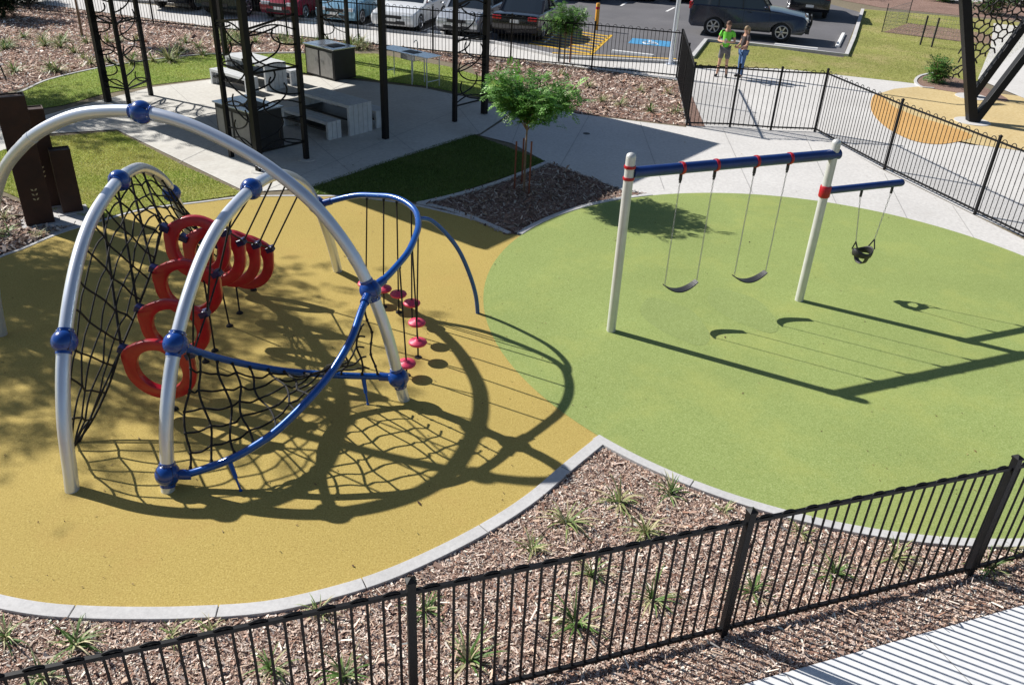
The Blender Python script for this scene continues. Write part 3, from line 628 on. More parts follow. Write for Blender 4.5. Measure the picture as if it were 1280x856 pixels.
def screen(p, q, seed):
    rnd = random.Random(seed); mb = MB(); d = q-p; L = d.length; d.normalize(); Z = Vector((0, 0, 1))
    mb.bar(p+Z*.42, q+Z*.42, .03, .04); mb.bar(p+Z*2.05, q+Z*2.05, .03, .04); mb.bar(p+Z*2.9, q+Z*3.1, .03, .04)
    for i in range(10):
        z = .45+i*.26+rnd.uniform(-.05, .05); R_ = rnd.uniform(.35, .7)*L; s0 = 0 if i % 2 else L; sg = 1 if i % 2 else -1
        pts = [p+d*(s0+sg*min(L, R_*1.35*math.sin(a)))+Z*(z+R_*.55*(1-math.cos(a))*(1 if rnd.random() < .8 else 1)) for a in [PI*.62*k/10 for k in range(11)]]
        pts = [x for x in pts if .42 < x.z < 2.95]
        if len(pts) > 2: mb.tube(pts, .018, 6)
        if i % 3 == 0:
            pts = [p+d*(L*t)+Z*(z+.16*math.sin(PI*t*1.0)) for t in [k/10 for k in range(11)]]; mb.tube(pts, .017, 6)
    mb.build('curl_screen', BLK, shel)
for i, (a, b) in enumerate((('a', 'b'), ('b', 'c'), ('h', 'i'), ('j', 'k'), ('k', 'l'), ('e', 'f'), ('d', 'e'))):
    if (a, b) == ('d', 'e'): continue
    screen(PP[a], PP[b], i+3)
# ------------------------------------------------------------------ shelter furniture
Dn = Vector((.79, -.61, 0)).normalized(); Dp = Vector((.61, .79, 0)).normalized()       # along the tables / across
def waterfall(name, label, cat_, c, L, Wd, h, ns, group):
    t = thing(name, label, cat_, c, 0, group); sw_ = Wd/ns; g = .012; th = .075
    mb = MB()
    for i in range(ns):
        o = c+Dp*(-Wd/2+sw_*(i+.5)); mb.box(o+Vector((0, 0, h-th/2)), (L, sw_-g, th), ax=(Dn, Dp, Vector((0, 0, 1))))
    mb.build('top', SLAT, t, bevel=.004)
    for s in (1, -1):
        mb = MB()
        for i in range(ns):
            o = c+Dp*(-Wd/2+sw_*(i+.5))+Dn*(s*(L/2-th/2)); mb.box(o+Vector((0, 0, .018+(h-th-.02)/2)), (th, sw_-g, h-th-.02), ax=(Dn, Dp, Vector((0, 0, 1))))
        mb.build('end_panel', SLAT, t, bevel=.004)
    mb = MB(); mb.box(c+Vector((0, 0, h*.5)), (L-2*th-.01, Wd*.8, .05), ax=(Dn, Dp, Vector((0, 0, 1)))); mb.build('stretcher', CHAR, t)
tc = G(452, 168)-Dn*.95; waterfall('picnic_table', 'pale slatted picnic table standing in the shelter shade', 'table', tc, 1.9, .75, .76, 5, 'slatted picnic tables')
waterfall('picnic_bench', 'slatted bench on the left side of the shaded picnic table', 'bench', tc-Dp*.78, 1.75, .42, .45, 3, 'slatted picnic benches')
waterfall('picnic_bench', 'slatted bench on the right of the shaded picnic table, beside a black post', 'bench', tc+Dp*.78, 1.75, .42, .45, 3, 'slatted picnic benches')
tc = G(347, 113)-Dn*.95; waterfall('picnic_table', 'sunlit slatted picnic table further back behind the curling screens', 'table', tc, 1.9, .75, .76, 5, 'slatted picnic tables')
waterfall('picnic_bench', 'sunlit slatted bench in front of the rear picnic table', 'bench', tc-Dp*.78, 1.75, .42, .45, 3, 'slatted picnic benches')
waterfall('picnic_bench', 'slatted bench on the far side of the sunlit rear picnic table', 'bench', tc+Dp*.78, 1.75, .42, .45, 3, 'slatted picnic benches')
def barbecue(label, corner, L, Wd, h, flip):
    """corner = nearest base corner; body runs back along -Dn and out along Dp"""
    t = thing('barbecue', label, 'barbecue', corner, 0, 'park barbecues'); Z = Vector((0, 0, 1)); c = corner-Dn*L/2+Dp*Wd/2
    mb = MB(); mb.box(c+Z*(h/2+.02), (L, Wd, h-.04), ax=(Dn, Dp, Z)); b = mb.build('body', CHAR, t, bevel=.01)
    for i in range(2):
        m = MB(); m.box(corner-Dn*(L*(.26+.48*i))-Dp*.008+Z*(h*.5), (L*.42, .016, h*.8), ax=(Dn, Dp, Z)); dd_ = m.build('cabinet_door', DOORG, t, bevel=.003)
        m = MB(); m.tube([corner-Dn*(L*(.40+.2*i))-Dp*.03+Z*(h*.55+k*.1) for k in (0, 1)], .008, 6); m.build('handle', INOX, dd_)
    m = MB(); m.box(c+Z*(h+.02), (L+.08, Wd+.08, .035), ax=(Dn, Dp, Z)); tp = m.build('worktop', INOX, t, bevel=.006)
    m = MB(); m.box(c+Z*(h+.048)+Dn*L*.18, (L*.34, Wd*.55, .02), ax=(Dn, Dp, Z)); m.build('hotplate', DARKP, tp, bevel=.004)
barbecue('dark barbecue cabinet with steel top at the sunny back edge of the slab', G(419, 103), 1.35, .85, .92, 0)
barbecue('dark barbecue cabinet with steel top behind the nearest corner screen of the shelter', G(318, 193), 1.35, .85, .92, 0)
# sink bench
sb = G(520, 106); t = thing('sink_bench', 'stainless steel sink bench on thin legs at the lawn edge of the slab', 'sink', sb); Z = Vector((0, 0, 1))
c = sb-Dn*.35+Dp*.1
mb = MB(); mb.box(c+Z*.9, (2.1, .62, .03), ax=(Dn, Dp, Z)); tp = mb.build('bench_top', INOX, t, bevel=.004)
mb = MB(); mb.box(c+Z*.79+Dn*.1, (.6, .42, .19), ax=(Dn, Dp, Z)); mb.build('basin', INOX, t, bevel=.02)
mb = MB(); mb.box(c+Z*.918+Dn*.1, (.52, .36, .006), ax=(Dn, Dp, Z)); mb.build('basin_opening', DARKP, tp)
mb = MB(); q = c+Dn*.1+Dp*.24+Z*.91; mb.tube(cat([q, q+Z*.25, q+Z*.32-Dp*.08, q+Z*.26-Dp*.16], 4), .014, 8); mb.build('tap', INOX, t)
mb = MB(); q = c+Dn*.1; mb.tube([q+Z*.7, q+Z*.3], .03, 10); mb.tube([q+Z*.3, q+Z*.02], .02, 10); mb.build('drain_pipe', WPAINT, t)
for sx in (-.98, 0.35, .98):
    for sy_ in (-.27, .27):
        mb = MB(); q = c+Dn*sx+Dp*sy_; mb.tube([q+Z*.02, q+Z*.89], .018, 8); mb.build('leg', STEEL, t)
mb = MB()
for sx in (-.98, .98): mb.tube([c+Dn*sx+Dp*-.27+Z*.2, c+Dn*sx+Dp*.27+Z*.2], .012, 8)
mb.build('brace', STEEL, t)
# ------------------------------------------------------------------ rusty totems
def totem(label, u, v, wd, dp, h, cut):
    p = G(u, v); t = thing('steel_totem', label, 'totem', p, 0, 'rusty steel totems'); rz = math.radians(33); X = Vector((math.cos(rz), math.sin(rz), 0)); Y = Vector((-X.y, X.x, 0)); Zv = Vector((0, 0, 1))
    c = p+X*wd/2+Y*dp/2
    mb = MB(); th = .02
    mb.box(c-Y*(dp/2-th/2)+Zv*h/2, (wd, th, h), ax=(X, Y, Zv)); mb.box(c+Y*(dp/2-th/2)+Zv*h/2, (wd, th, h), ax=(X, Y, Zv))
    mb.box(c-X*(wd/2-th/2)+Zv*h/2, (th, dp-2*th-.002, h), ax=(X, Y, Zv)); mb.box(c+X*(wd/2-th/2)+Zv*h/2, (th, dp-2*th-.002, h), ax=(X, Y, Zv)); mb.box(c+Zv*(h-.03), (wd-2*th-.004, dp-2*th-.004, .02), ax=(X, Y, Zv))
    mb.build('column', RUST, t, bevel=.004)
    mb = MB(); mb.box(c+Zv*.024, (wd+.16, dp+.16, .02), ax=(X, Y, Zv)); mb.build('footing', KERB, t)
    if cut:
        mb = MB()
        for cx_, hz in cut:
            for k in range(3):
                for s in (-1, 1):
                    q = c-Y*(dp/2+.003)+X*(cx_+s*.028)+Zv*(hz+k*.085); a = X*(.022*s)+Zv*.022; b = X*(.012)*-s+Zv*.012
                    mb.add([q-a, q-b*.9, q+a, q+b*.9], [(0, 1, 2, 3)])
        mb.build('leaf_cutout', mat('leaf_cutout', (.42, .36, .22), .8), t)
    sh_ = MB(); return t
totem('tallest rusty steel column, at the front left of the three', 34, 285, .46, .30, 2.28, ((.02, .5), ))
totem('middle rusty steel column, partly hidden behind the tallest', 52, 262, .42, .28, 1.84, ((-.05, .62),))
totem('shortest rusty steel column, on the right of the three by the lawn', 80, 269, .34, .26, 1.20, None)
sheet('totem_paving', GP([(5, 266), (60, 246), (108, 262), (125, 276), (60, 296), (32, 288)]), .017, CON)
# ------------------------------------------------------------------ foliage
GREENS = np.array([(.09, .21, .03), (.13, .29, .05), (.06, .15, .025), (.20, .36, .09), (.11, .24, .07)])
def leafcloud(centers, n, size, spread, cols, up=.35, seed=0, aspect=2.2, droop=.3):
    """fronds: each a short curved rib with paired leaflets, spread round the branch tips"""
    r = np.random.default_rng(seed); V = []; Fc = []; C = []
    for i in range(n):
        c = np.array(centers[r.integers(len(centers))])+r.normal(0, spread, 3)*np.array([1, 1, .7])
        th = r.uniform(0, 2*PI); el = r.normal(up-.2, .45); d = np.array([math.cos(th)*math.cos(el), math.sin(th)*math.cos(el), math.sin(el)])
        s = np.cross(d, [0, 0, 1]); s /= np.linalg.norm(s)+1e-6; base = cols[r.integers(len(cols))]*r.uniform(.75, 1.25)
        m = 6; L = size*r.uniform(.7, 1.3); p = c.copy()
        for k in range(m):
            p = p+d*L/m; d = d-np.array([0, 0, droop/m]); d /= np.linalg.norm(d)
            for sg in (-1, 1):
                lw = L*.34*(1-abs(k-2.2)/6); a = p; t = a+s*sg*lw+d*lw*.45; q = d*lw/aspect*.8; j = np.array([0, 0, r.normal(0, .15)*lw])
                o = len(V); V += [a, a+(t-a)*.5+q+j, t+j, a+(t-a)*.5-q*.4]; Fc.append((o, o+1, o+2, o+3)); C.append(base*r.uniform(.85, 1.15))
    return np.array(V), np.array(Fc), np.array(C)
def branchy(base, top, crown_c, crown_r, nb, r0, seed, mb):
    rnd = random.Random(seed); tips = []
    pts = cat([base, base.lerp(top, .5)+Vector((rnd.uniform(-.02, .02), rnd.uniform(-.02, .02), 0)), top], 5); n = len(pts); mb.tube(pts, [r0*(1-.45*i/(n-1)) for i in range(n)], 9)
    for i in range(nb):
        a = 2*PI*i/nb+rnd.uniform(-.3, .3); st = pts[-1-rnd.randrange(0, max(1, n//3))]; ph = rnd.uniform(-.25, .95)
        e = crown_c+Vector((crown_r[0]*math.cos(a)*math.cos(ph), crown_r[1]*math.sin(a)*math.cos(ph), crown_r[2]*math.sin(ph)))*rnd.uniform(.6, .98)
        m = st.lerp(e, .5)+Vector((0, 0, .08)); P_ = cat([st, m, e], 5); q = len(P_); mb.tube(P_, [r0*.4*(1-.8*k/(q-1)) for k in range(q)], 6)
        for p in P_[3:]: tips.append(tuple(p))
    return tips
def tree(name, label, base, trunk_h, cc, cr, r0, n, size, seed, cols=GREENS, nb=12, spread=.1, group=None, catg='tree', stakes=()):
    t = thing(name, label, catg, base, 0, group); mb = MB()
    tips = branchy(base, base+Vector((0, 0, trunk_h)), base+Vector(cc), cr, nb, r0, seed, mb); mb.build('trunk', BARK, t)
    V, Fc, C = leafcloud(tips, n, size, spread, cols, seed=seed); o = tinted('crown', V, Fc, C, LEAF); put(o, t)
    return t
s1 = G(655, 240)
tree('young_tree', 'staked young tree with feathery bright green crown in the dark mulch triangle', s1, 1.55, (.0, 0, 1.97), (.96, .95, .58), .028, 1500, .25, 3, nb=26, spread=.13, cols=GREENS*1.2)
def stake(p, h, lab, lean=(0, 0), w_=.035, group='timber tree stakes', m=STAKE):
    mb = MB(); mb.bar(p, p+Vector((lean[0], lean[1], h)), w_, w_); o = mb.build('tree_stake', m, base=p, bevel=.003); tag(o, lab, 'stake', group)
stake(G(643, 236), 1.02, 'left reddish stake beside the young tree in the mulch triangle'); stake(G(661, 243), 1.12, 'right reddish stake beside the young tree in the mulch triangle')
stake(G(652, 230), 1.0, 'rear reddish stake behind the young tree in the mulch triangle')
s2 = G(705, 80)
tree('young_tree', 'small bushy young tree by the far fence in front of the black sedan', s2, 1.0, (0.02, 0, 1.45), (.70, .6, .68), .03, 1000, .22, 11, nb=22, spread=.12)
stake(G(712, 79), 1.2, 'timber stake right of the small tree at the far fence', w_=.05); stake(G(698, 78), 1.5, 'dark stake with a white tie, left of the small tree at the far fence', w_=.06, m=DARKP)
s3 = G(103, 46)
tree('young_tree', 'slim pale-trunked young tree in the mulch at upper left, crown above the picture', s3, 2.6, (0, 0, 3.6), (1.0, 1.0, .9), .05, 420, .24, 19, nb=14, spread=.15)
# off-frame trees whose dappled shade falls into the picture (planted up-sun, left)
OLIVE = np.array([(.06, .10, .02), (.08, .13, .03), (.05, .085, .02), (.10, .14, .04)])
def bigtree(label, gx, gy, zc, cr, n, seed):
    p = Vector((gx, gy, 0)) ; tree('gum_tree', label, p, zc*.55, (0, 0, zc), cr, .16, n, .38, seed, OLIVE, 60, .62, 'gum trees left of the playground')
shc = G(112, 420); zc = 6.2; q = shc+SUN*(zc/SUN.z)
bigtree('airy gum tree standing left of the climbing frame, outside the picture', q.x, q.y, zc, (3.7, 2.8, 1.3), 2600, 5)
shc = G(95, 150); zc = 5.6; q = shc+SUN*(zc/SUN.z)
bigtree('airy gum tree standing beyond the rusty columns, outside the picture', q.x, q.y, zc, (2.8, 1.8, 1.1), 1500, 8)
# shrubs
def shrub(label, p, r, h, n, seed, cols=GREENS, size=.3, name='shrub', cat_='shrub', group=None):
    t = thing(name, label, cat_, p, 0, group); rnd = random.Random(seed); mb = MB(); tips = []
    for i in range(14):
        a = rnd.uniform(0, 2*PI); e = p+Vector((r*math.cos(a)*rnd.uniform(.2, .9), r*math.sin(a)*rnd.uniform(.2, .9), h*rnd.uniform(.45, 1))); P_ = cat([p, p.lerp(e, .5)+Vector((0, 0, .1*h)), e], 4); mb.tube(P_, .012, 5); tips += [tuple(x) for x in P_[2:]]
    mb.build('stem', BARK, t); V, Fc, C = leafcloud(tips, n, size, .08*r/.5, cols, seed=seed); o = tinted('foliage', V, Fc, C, LEAF); put(o, t)
shrub('rounded dark green shrub in the curved bed on the far lawn', G(1168, 104), .52, .75, 260, 31, GREENS*.8)
mb = MB(); kerb('bed_edging', cat(GP([(1165, 92), (1148, 96), (1142, 103), (1150, 110), (1168, 112)]), 6)[::-1], .1, .05, 3)
sheet('mulch_bed', cat(GP([(1150, 94), (1143, 103), (1155, 110), (1190, 116), (1222, 122), (1262, 128), (1235, 112), (1200, 100), (1175, 94)]), 3, True), .0275, MUL)
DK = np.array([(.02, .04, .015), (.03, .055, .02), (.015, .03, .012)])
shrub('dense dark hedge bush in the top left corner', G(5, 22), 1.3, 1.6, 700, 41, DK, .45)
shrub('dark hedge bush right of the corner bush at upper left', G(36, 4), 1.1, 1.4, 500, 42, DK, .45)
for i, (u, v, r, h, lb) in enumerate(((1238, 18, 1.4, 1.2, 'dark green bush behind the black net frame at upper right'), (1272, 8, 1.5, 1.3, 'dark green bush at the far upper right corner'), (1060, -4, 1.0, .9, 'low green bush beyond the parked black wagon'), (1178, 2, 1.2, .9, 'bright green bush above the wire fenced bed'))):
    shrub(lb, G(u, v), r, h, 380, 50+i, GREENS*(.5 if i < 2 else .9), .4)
# strappy tufts in the mulch
def tuft_mesh(p, n, L, seed, cols):
    r = np.random.default_rng(seed); V = []; Fc = []; C = []
    for i in range(n):
        th = r.uniform(0, 2*PI); el = r.uniform(.12, 1.25); d = np.array([math.cos(th)*math.cos(el), math.sin(th)*math.cos(el), math.sin(el)]); s = np.array([-math.sin(th), math.cos(th), 0]); l = L*r.uniform(.6, 1.15); w0 = (.006+.005*r.random())*(L/.27); q = np.array(p)+np.array([r.normal(0, .015), r.normal(0, .015), .0]); b = cols[r.integers(len(cols))]*r.uniform(.8, 1.3); o = len(V)
        m = 5
        for k in range(m+1):
            ww = w0*(1-k/m)**.7+.0008; V += [q-s*ww, q+s*ww]; q = q+d*l/m; d = d-np.array([0, 0, .20+.1*r.random()]); d /= np.linalg.norm(d)
            if q[2] < .012: q[2] = .012
        for k in range(m): Fc.append((o+2*k, o+2*k+1, o+2*k+3, o+2*k+2)); C.append(b*(1+.12*k))
    return np.array(V), np.array(Fc), np.clip(np.array(C), 0, 1)
TG = np.array([(.09, .17, .04), (.14, .22, .07), (.30, .30, .15), (.07, .13, .03), (.40, .36, .22)]); TP = np.array([(.30, .30, .14), (.22, .27, .10), (.38, .34, .20), (.14, .2, .06)])
def tufts(lst, name, group, L, n, seed0, labf):
    for i, (u, v, sc, pale) in enumerate(lst):
        p = G(u, v); V, Fc, C = tuft_mesh((0, 0, .008), int(n*(1 if sc > .7 else .7)), L*sc, seed0+i, TP if pale else TG); o = tinted(name, V, Fc, C, BLADE); o.location = p; tag(o, labf[i] if isinstance(labf, list) else labf(i), 'plant', group)
nearlist = [(8, 800, .8, 0), (97, 806, 1, 0), (55, 850, .8, 0), (215, 795, .6, 1), (265, 790, .6, 1), (400, 770, .7, 1), (430, 848, .9, 0), (532, 765, .8, 0), (587, 828, 1.1, 0), (665, 690, .8, 1), (708, 655, 1.1, 1), (773, 630, 1.1, 1), (806, 668, 1.0, 1), (838, 620, .9, 0), (738, 720, .9, 0), (720, 782, 1.1, 0), (815, 752, 1.0, 0), (940, 742, .9, 0), (905, 640, .6, 1), (1042, 718, .9, 0), (1118, 700, .9, 1), (1235, 712, .8, 0), (1262, 690, .7, 1), (340, 838, .8, 0), (1000, 668, .6, 1)]
nl = ['small green strappy tuft under the kerb at the far left edge', 'upright green tuft between the kerb and the near fence at lower left', 'green tuft behind the fence pickets in the bottom left corner', 'faint yellowish tuft just above the fence rail at lower left', 'faint yellowish tuft below the lowest bend of the kerb', 'straw coloured tuft behind the pickets left of the centre fence post', 'dark green tuft at the bottom edge left of the centre fence post', 'green tuft just right of the centre fence post, near the rail', 'large green tuft low behind the pickets right of the centre fence post', 'sparse straw tuft close to the kerb, left of the bed point', 'wide pale tuft sprawling in the middle of the wedge shaped bed', 'tall pale tuft highest in the wedge shaped bed', 'pale tuft in the wedge bed just above the fence rail', 'green tuft right below the green surface kerb', 'green tuft behind pickets in the middle bay, upper left one', 'biggest green tuft behind pickets in the middle bay, lower left one', 'green tuft behind pickets in the middle bay, left of the leaning fence post', 'green tuft just right of the second fence post', 'small pale tuft against the kerb left of the second fence post', 'green tuft in the middle of the right fence bay', 'pale tuft in the right fence bay under the kerb', 'green tuft at the foot of the right fence post', 'pale tuft by the kerb at the right picture edge', 'green tuft at the bottom edge midway between the kerb and the centre post', 'small pale tuft under the rail in the right bay']
tufts(nearlist, 'strappy_plant', 'strappy plants in the near mulch bed', .34, 34, 100, nl)
rnd = random.Random(5); farl = []; lab = []
for i in range(58):
    u = rnd.uniform(5, 460); v = 60+rnd.random()**.8*.0+rnd.uniform(-14, 36)*(1-(u/520)); 
    if v > 66+(1-u/300)*42 and u < 300: v = 60+(1-u/300)*30
    if u > 265: v = rnd.uniform(48, 60)+(u-380)*.03
    v = max(v, 14+u*.09); farl.append((u, v, rnd.uniform(1.4, 2.6), rnd.random() < .5))
tufts(farl, 'ground_plant', 'low plants in the upper left mulch bed', .26, 44, 300, lambda i: 'low scrubby plant in the pale mulch bed at upper left')
farl = [(752, 128, 1.5, 1), (775, 132, 1.9, 0), (812, 140, 1.6, 0), (845, 142, 1.6, 0), (735, 110, 1.5, 0), (800, 115, 1.3, 1), (640, 88, 1.2, 1), (700, 95, 1.5, 1), (835, 118, 1.4, 1)]
tufts(farl, 'ground_plant', 'low plants in the mulch bed under the far fence', .26, 34, 400, lambda i: 'low scrubby plant in the brown mulch bed between the path and the far fence')
farl = [(10, 292, 1.4, 0), (-10, 300, 1.5, 0), (6, 275, 1.2, 1), (50, 296, .9, 1)]
tufts(farl, 'ground_plant', None, .26, 34, 430, ['grey green plant in the small bed left of the rusty columns', 'grey green plant at the very left edge of the small bed', 'small pale plant above the others in the bed left of the rusty columns', 'tiny plant at the base of the tallest rusty column'])
# ------------------------------------------------------------------ loose mulch chips
def chips(key, n, lo, hi, size, clip=None, bright=1.0, seed=1, asp=(.22, .5), lift=0):
    r = np.random.default_rng(seed); poly = beds[key]; xs = [p.x for p in poly]; ys = [p.y for p in poly]
    x = r.uniform(max(min(xs), lo[0]), min(max(xs), hi[0]), n); y = r.uniform(max(min(ys), lo[1]), min(max(ys), hi[1]), n)
    m = inpoly(x, y, poly)
    if key == 'near':
        for c0, r0 in ((GC, GR+KW*.85+.012),): m &= (x-c0.x)**2+(y-c0.y)**2 > r0*r0
        yo = offset(yin, KW+.014); m &= ~inpoly(x, y, yo+[Vector((GC.x, GC.y, 0)), Vector((-20, 12, 0)), Vector((-20, 5, 0))])
        m &= ((x-e1.x)*nn.x+(y-e1.y)*nn.y) < -.01
    x, y = x[m], y[m]; n = len(x)
    L = size*np.exp(r.normal(0, .42, n)); Wd = L*r.uniform(asp[0], asp[1], n); a = r.uniform(0, 2*PI, n); t = r.normal(0, .32, n); t2 = r.normal(0, .35, n); z = .012+r.random(n)*size*.35
    X = np.stack([np.cos(a)*np.cos(t), np.sin(a)*np.cos(t), np.sin(t)], 1); Y = np.stack([-np.sin(a)*np.cos(t2), np.cos(a)*np.cos(t2), np.sin(t2)], 1)
    c = np.stack([x, y, z+lift+np.abs(np.sin(t))*L*.4], 1); V = np.empty((n, 4, 3))
    V[:, 0] = c-X*L[:, None]/2-Y*Wd[:, None]/2*.6; V[:, 1] = c+X*L[:, None]/2-Y*Wd[:, None]/2; V[:, 2] = c+X*L[:, None]/2*.9+Y*Wd[:, None]/2; V[:, 3] = c-X*L[:, None]/2+Y*Wd[:, None]/2*.8
    V[:, :, 2] = np.maximum(V[:, :, 2], .009)
    pal = np.array([(.46, .35, .285), (.60, .49, .42), (.33, .22, .17), (.14, .085, .065), (.30, .17, .12), (.72, .64, .55), (.44, .32, .24)]); C = pal[r.choice(7, n, p=[.2, .17, .19, .13, .1, .09, .12])]*r.uniform(.75, 1.2, n)[:, None]*bright
    o = tinted('mulch_chips', V.reshape(-1, 3), np.arange(4*n).reshape(n, 4), np.clip(C, 0, .9), CHIP); tag(o, None, None, None, 'stuff'); return o
o = chips('near', 520000, (-5.5, 2.6), (7.6, 9), .0235, seed=1, bright=1.22); o['label'] = 'pinkish wood mulch under the near fence'
o = chips('near', 12000, (-5.5, 2.6), (7.6, 9), .062, seed=9, bright=1.2, asp=(.07, .18), lift=.010); o['label'] = 'loose straw and bark strips on the near mulch'
o = chips('tri', 14000, (-3, 10), (6, 20), .05, seed=2, bright=.75); o['label'] = 'dark wood mulch in the triangle bed'
o = chips('right', 30000, (-10, 15), (8, 40), .07, seed=3, bright=1.15); o['label'] = 'brown wood mulch under the far fence'
o = chips('left', 120000, (-30, 15), (0, 50), .065, seed=4, bright=1.5); o['label'] = 'pinkish wood mulch at upper left'
o = chips('totem', 9000, (-20, 5), (0, 30), .06, seed=6); o['label'] = 'wood mulch left of the rusty columns'
# grass blades give the lawns a ragged, tufted surface
def blades(name, px, n, h, cols, seed):
    r = np.random.default_rng(seed); poly = GP(px); xs = [p.x for p in poly]; ys = [p.y for p in poly]; x = r.uniform(min(xs), max(xs), n); y = r.uniform(min(ys), max(ys), n); m = inpoly(x, y, poly); x, y = x[m], y[m]; n = len(x)
    a = r.uniform(0, 2*PI, n); hh = h*r.uniform(.5, 1.4, n); lx = r.normal(0, .5, n)*hh; ly = r.normal(0, .5, n)*hh; wv = h*.22
    V = np.empty((n, 3, 3)); b = np.stack([x, y, np.full(n, .012)], 1); s = np.stack([np.cos(a)*wv, np.sin(a)*wv, np.zeros(n)], 1); V[:, 0] = b-s; V[:, 1] = b+s; V[:, 2] = b+np.stack([lx, ly, hh], 1)
    pt = .5+.5*np.sin(x*1.1+np.sin(y*1.7)*1.5)*np.cos(y*.9+x*.4); k = np.clip(pt+r.normal(0, .25, n), 0, 1)[:, None]; C = np.array(cols[0])*(1-k)+np.array(cols[1])*k; C = C*r.uniform(.6, 1.3, n)[:, None]
    o = tinted('grass_blades', V.reshape(-1, 3), np.arange(3*n).reshape(n, 3), np.clip(C, 0, 1), BLADE); tag(o, name, None, None, 'stuff')
blades('short grass of the left lawn', [(-60, 230), (0, 190), (60, 172), (146, 165), (230, 208), (306, 243), (250, 251), (180, 260), (118, 276), (100, 270), (60, 262), (28, 250), (0, 238), (-60, 270)], 90000, .028, ((.34, .46, .08), (.62, .58, .20)), 61)
blades('short grass of the shaded lawn', [(386, 234), (470, 206), (590, 168), (684, 203), (640, 219), (560, 245), (520, 253), (450, 246), (390, 243)], 60000, .03, ((.09, .15, .03), (.14, .19, .05)), 62)  # blade colours darkened to carry the shelter shade as well
blades('green grass strip behind the shelter', [(10, 122), (60, 101), (120, 87), (190, 76), (265, 69), (380, 68), (470, 68), (560, 84), (600, 96), (650, 110), (690, 132), (600, 122), (530, 108), (460, 100), (380, 92), (265, 98), (190, 107), (130, 118), (80, 132), (30, 140)], 110000, .035, ((.28, .44, .08), (.54, .56, .17)), 63)
blades('sunburnt grass of the far field', [(866, 82), (880, 53), (960, 60), (1054, 73), (1078, 14), (1200, 22), (1300, 40), (1230, 100), (1165, 108), (1125, 103), (980, 87)], 110000, .035, ((.28, .32, .08), (.50, .46, .19)), 64)
JM = mat('joint_groove', (.34, .33, .32), .9); mb = MB()
for a, b in (((640, 180), (655, 141)), ((700, 209), (736, 146)), ((830, 238), (800, 154)), ((940, 242), (903, 161)), ((1046, 258), (1005, 168)), ((1140, 287), (1105, 218)), ((1230, 318), (1190, 258)), ((600, 169), (560, 119)), ((520, 192), (400, 98)), ((440, 218), (300, 98)), ((360, 238), (212, 107)), ((222, 205), (440, 101)), ((330, 240), (600, 127)), ((480, 44), (470, 56)), ((620, 60), (612, 70)), ((760, 76), (756, 89))):
    strip(mb, G(*a), G(*b), .012, .0215)
for t_ in range(-2, 5): q = e1+dd*(t_*1.5+.4); strip(mb, q+nn*.02, q+nn*3.5, .010, .0225)
struct(mb.build('control_joints', JM))
mb = MB(); p = G(733, 168); mb.lathe(p+Vector((0, 0, .017)), [(.09, 0), (.09, .006)], 16); tag(mb.build('drain_cover', DARKP, base=p), 'small round drain cover in the shaded blue-grey path', 'drain cover')
r_ = np.random.default_rng(77); n = 1500; V = []; Fc = []; C = []
for i in range(n):
    if i < 900: a = r_.uniform(0, 2*PI); q = math.sqrt(r_.random())*GR*.97; c0 = YC if i % 3 else GC; x, y = c0.x+q*math.cos(a), c0.y+q*math.sin(a); z = .030
    else: p = G(r_.uniform(380, 1270), r_.uniform(150, 300)); x, y, z = p.x, p.y, .030
    l = .011*math.exp(r_.normal(0, .35)); a = r_.uniform(0, 2*PI); d = np.array([math.cos(a), math.sin(a), r_.normal(0, .15)])*l; e = np.array([-math.sin(a), math.cos(a), r_.normal(0, .3)])*l*.4; c = np.array([x, y, z]); o = len(V); V += [c-d, c+e, c+d, c-e]; Fc.append((o, o+1, o+2, o+3)); C.append(np.array([(.20, .12, .05), (.09, .05, .03), (.30, .22, .10), (.16, .15, .05)][i % 4])*r_.uniform(.7, 1.2))
V = np.array(V); V[:, 2] = np.maximum(V[:, 2], .027); tag(tinted('leaf_litter', V, np.array(Fc), np.array(C), CHIP), 'tiny dry leaves scattered over the play surfaces', None, None, 'stuff')
# ------------------------------------------------------------------ V-frame at the right
vf = thing('net_frame', 'black steel V-shaped net frame on pale footings at the right edge', 'play frame', W(11.17, 21.01))
def vleg(a, b, wd, nm='beam'):
    mb = MB(); mb.bar(a, b, wd, wd*1.05, upv=(0, 1, 0)); return mb.build(nm, BLK, vf, bevel=.01)
b1, b2 = W(11.17, 21.01), G(1214, 122)
t0 = onY(1204, -40, b1.y+.3); vleg(b1, t0, .25)
vleg(b1+Vector((.05, 0, .05)), onY(1330, 5, b1.y+.6), .22); vleg(b2, onY(1340, -50, b2.y+.5), .22)
for p in (b1, b2):
    mb = MB(); mb.lathe(p+Vector((0, 0, .015)), [(.5, 0), (.5, .02)], 28); mb.build('footing', CON, vf)
def wob(p): return p+Vector((.05*math.sin(p.z*9.1+p.x*3), 0, .05*math.sin(p.x*8.3+p.z*2)))
mb = MB(); hx = .15; O = b2+Vector((-.55, .25, .55)); X = Vector((1, .15, 0)).normalized()
for i in range(28):
    for j in range(22):
        cx_ = hx*1.5*i; cz_ = hx*1.732*(j+.5*(i % 2)); c = O+X*cx_+Vector((0, 0, cz_))
        if cz_ < cx_*.95-.1 or cz_ > 5.2 or cx_ > 5.8: continue
        jit = lambda a: wob(c+X*(hx*math.cos(a))+Vector((0, 0, hx*math.sin(a))))
        for k in range(3): mb.tube([jit(k*PI/3), jit((k+1)*PI/3)], .026, 5)
mb.build('hexagon_net', ROPE, vf)
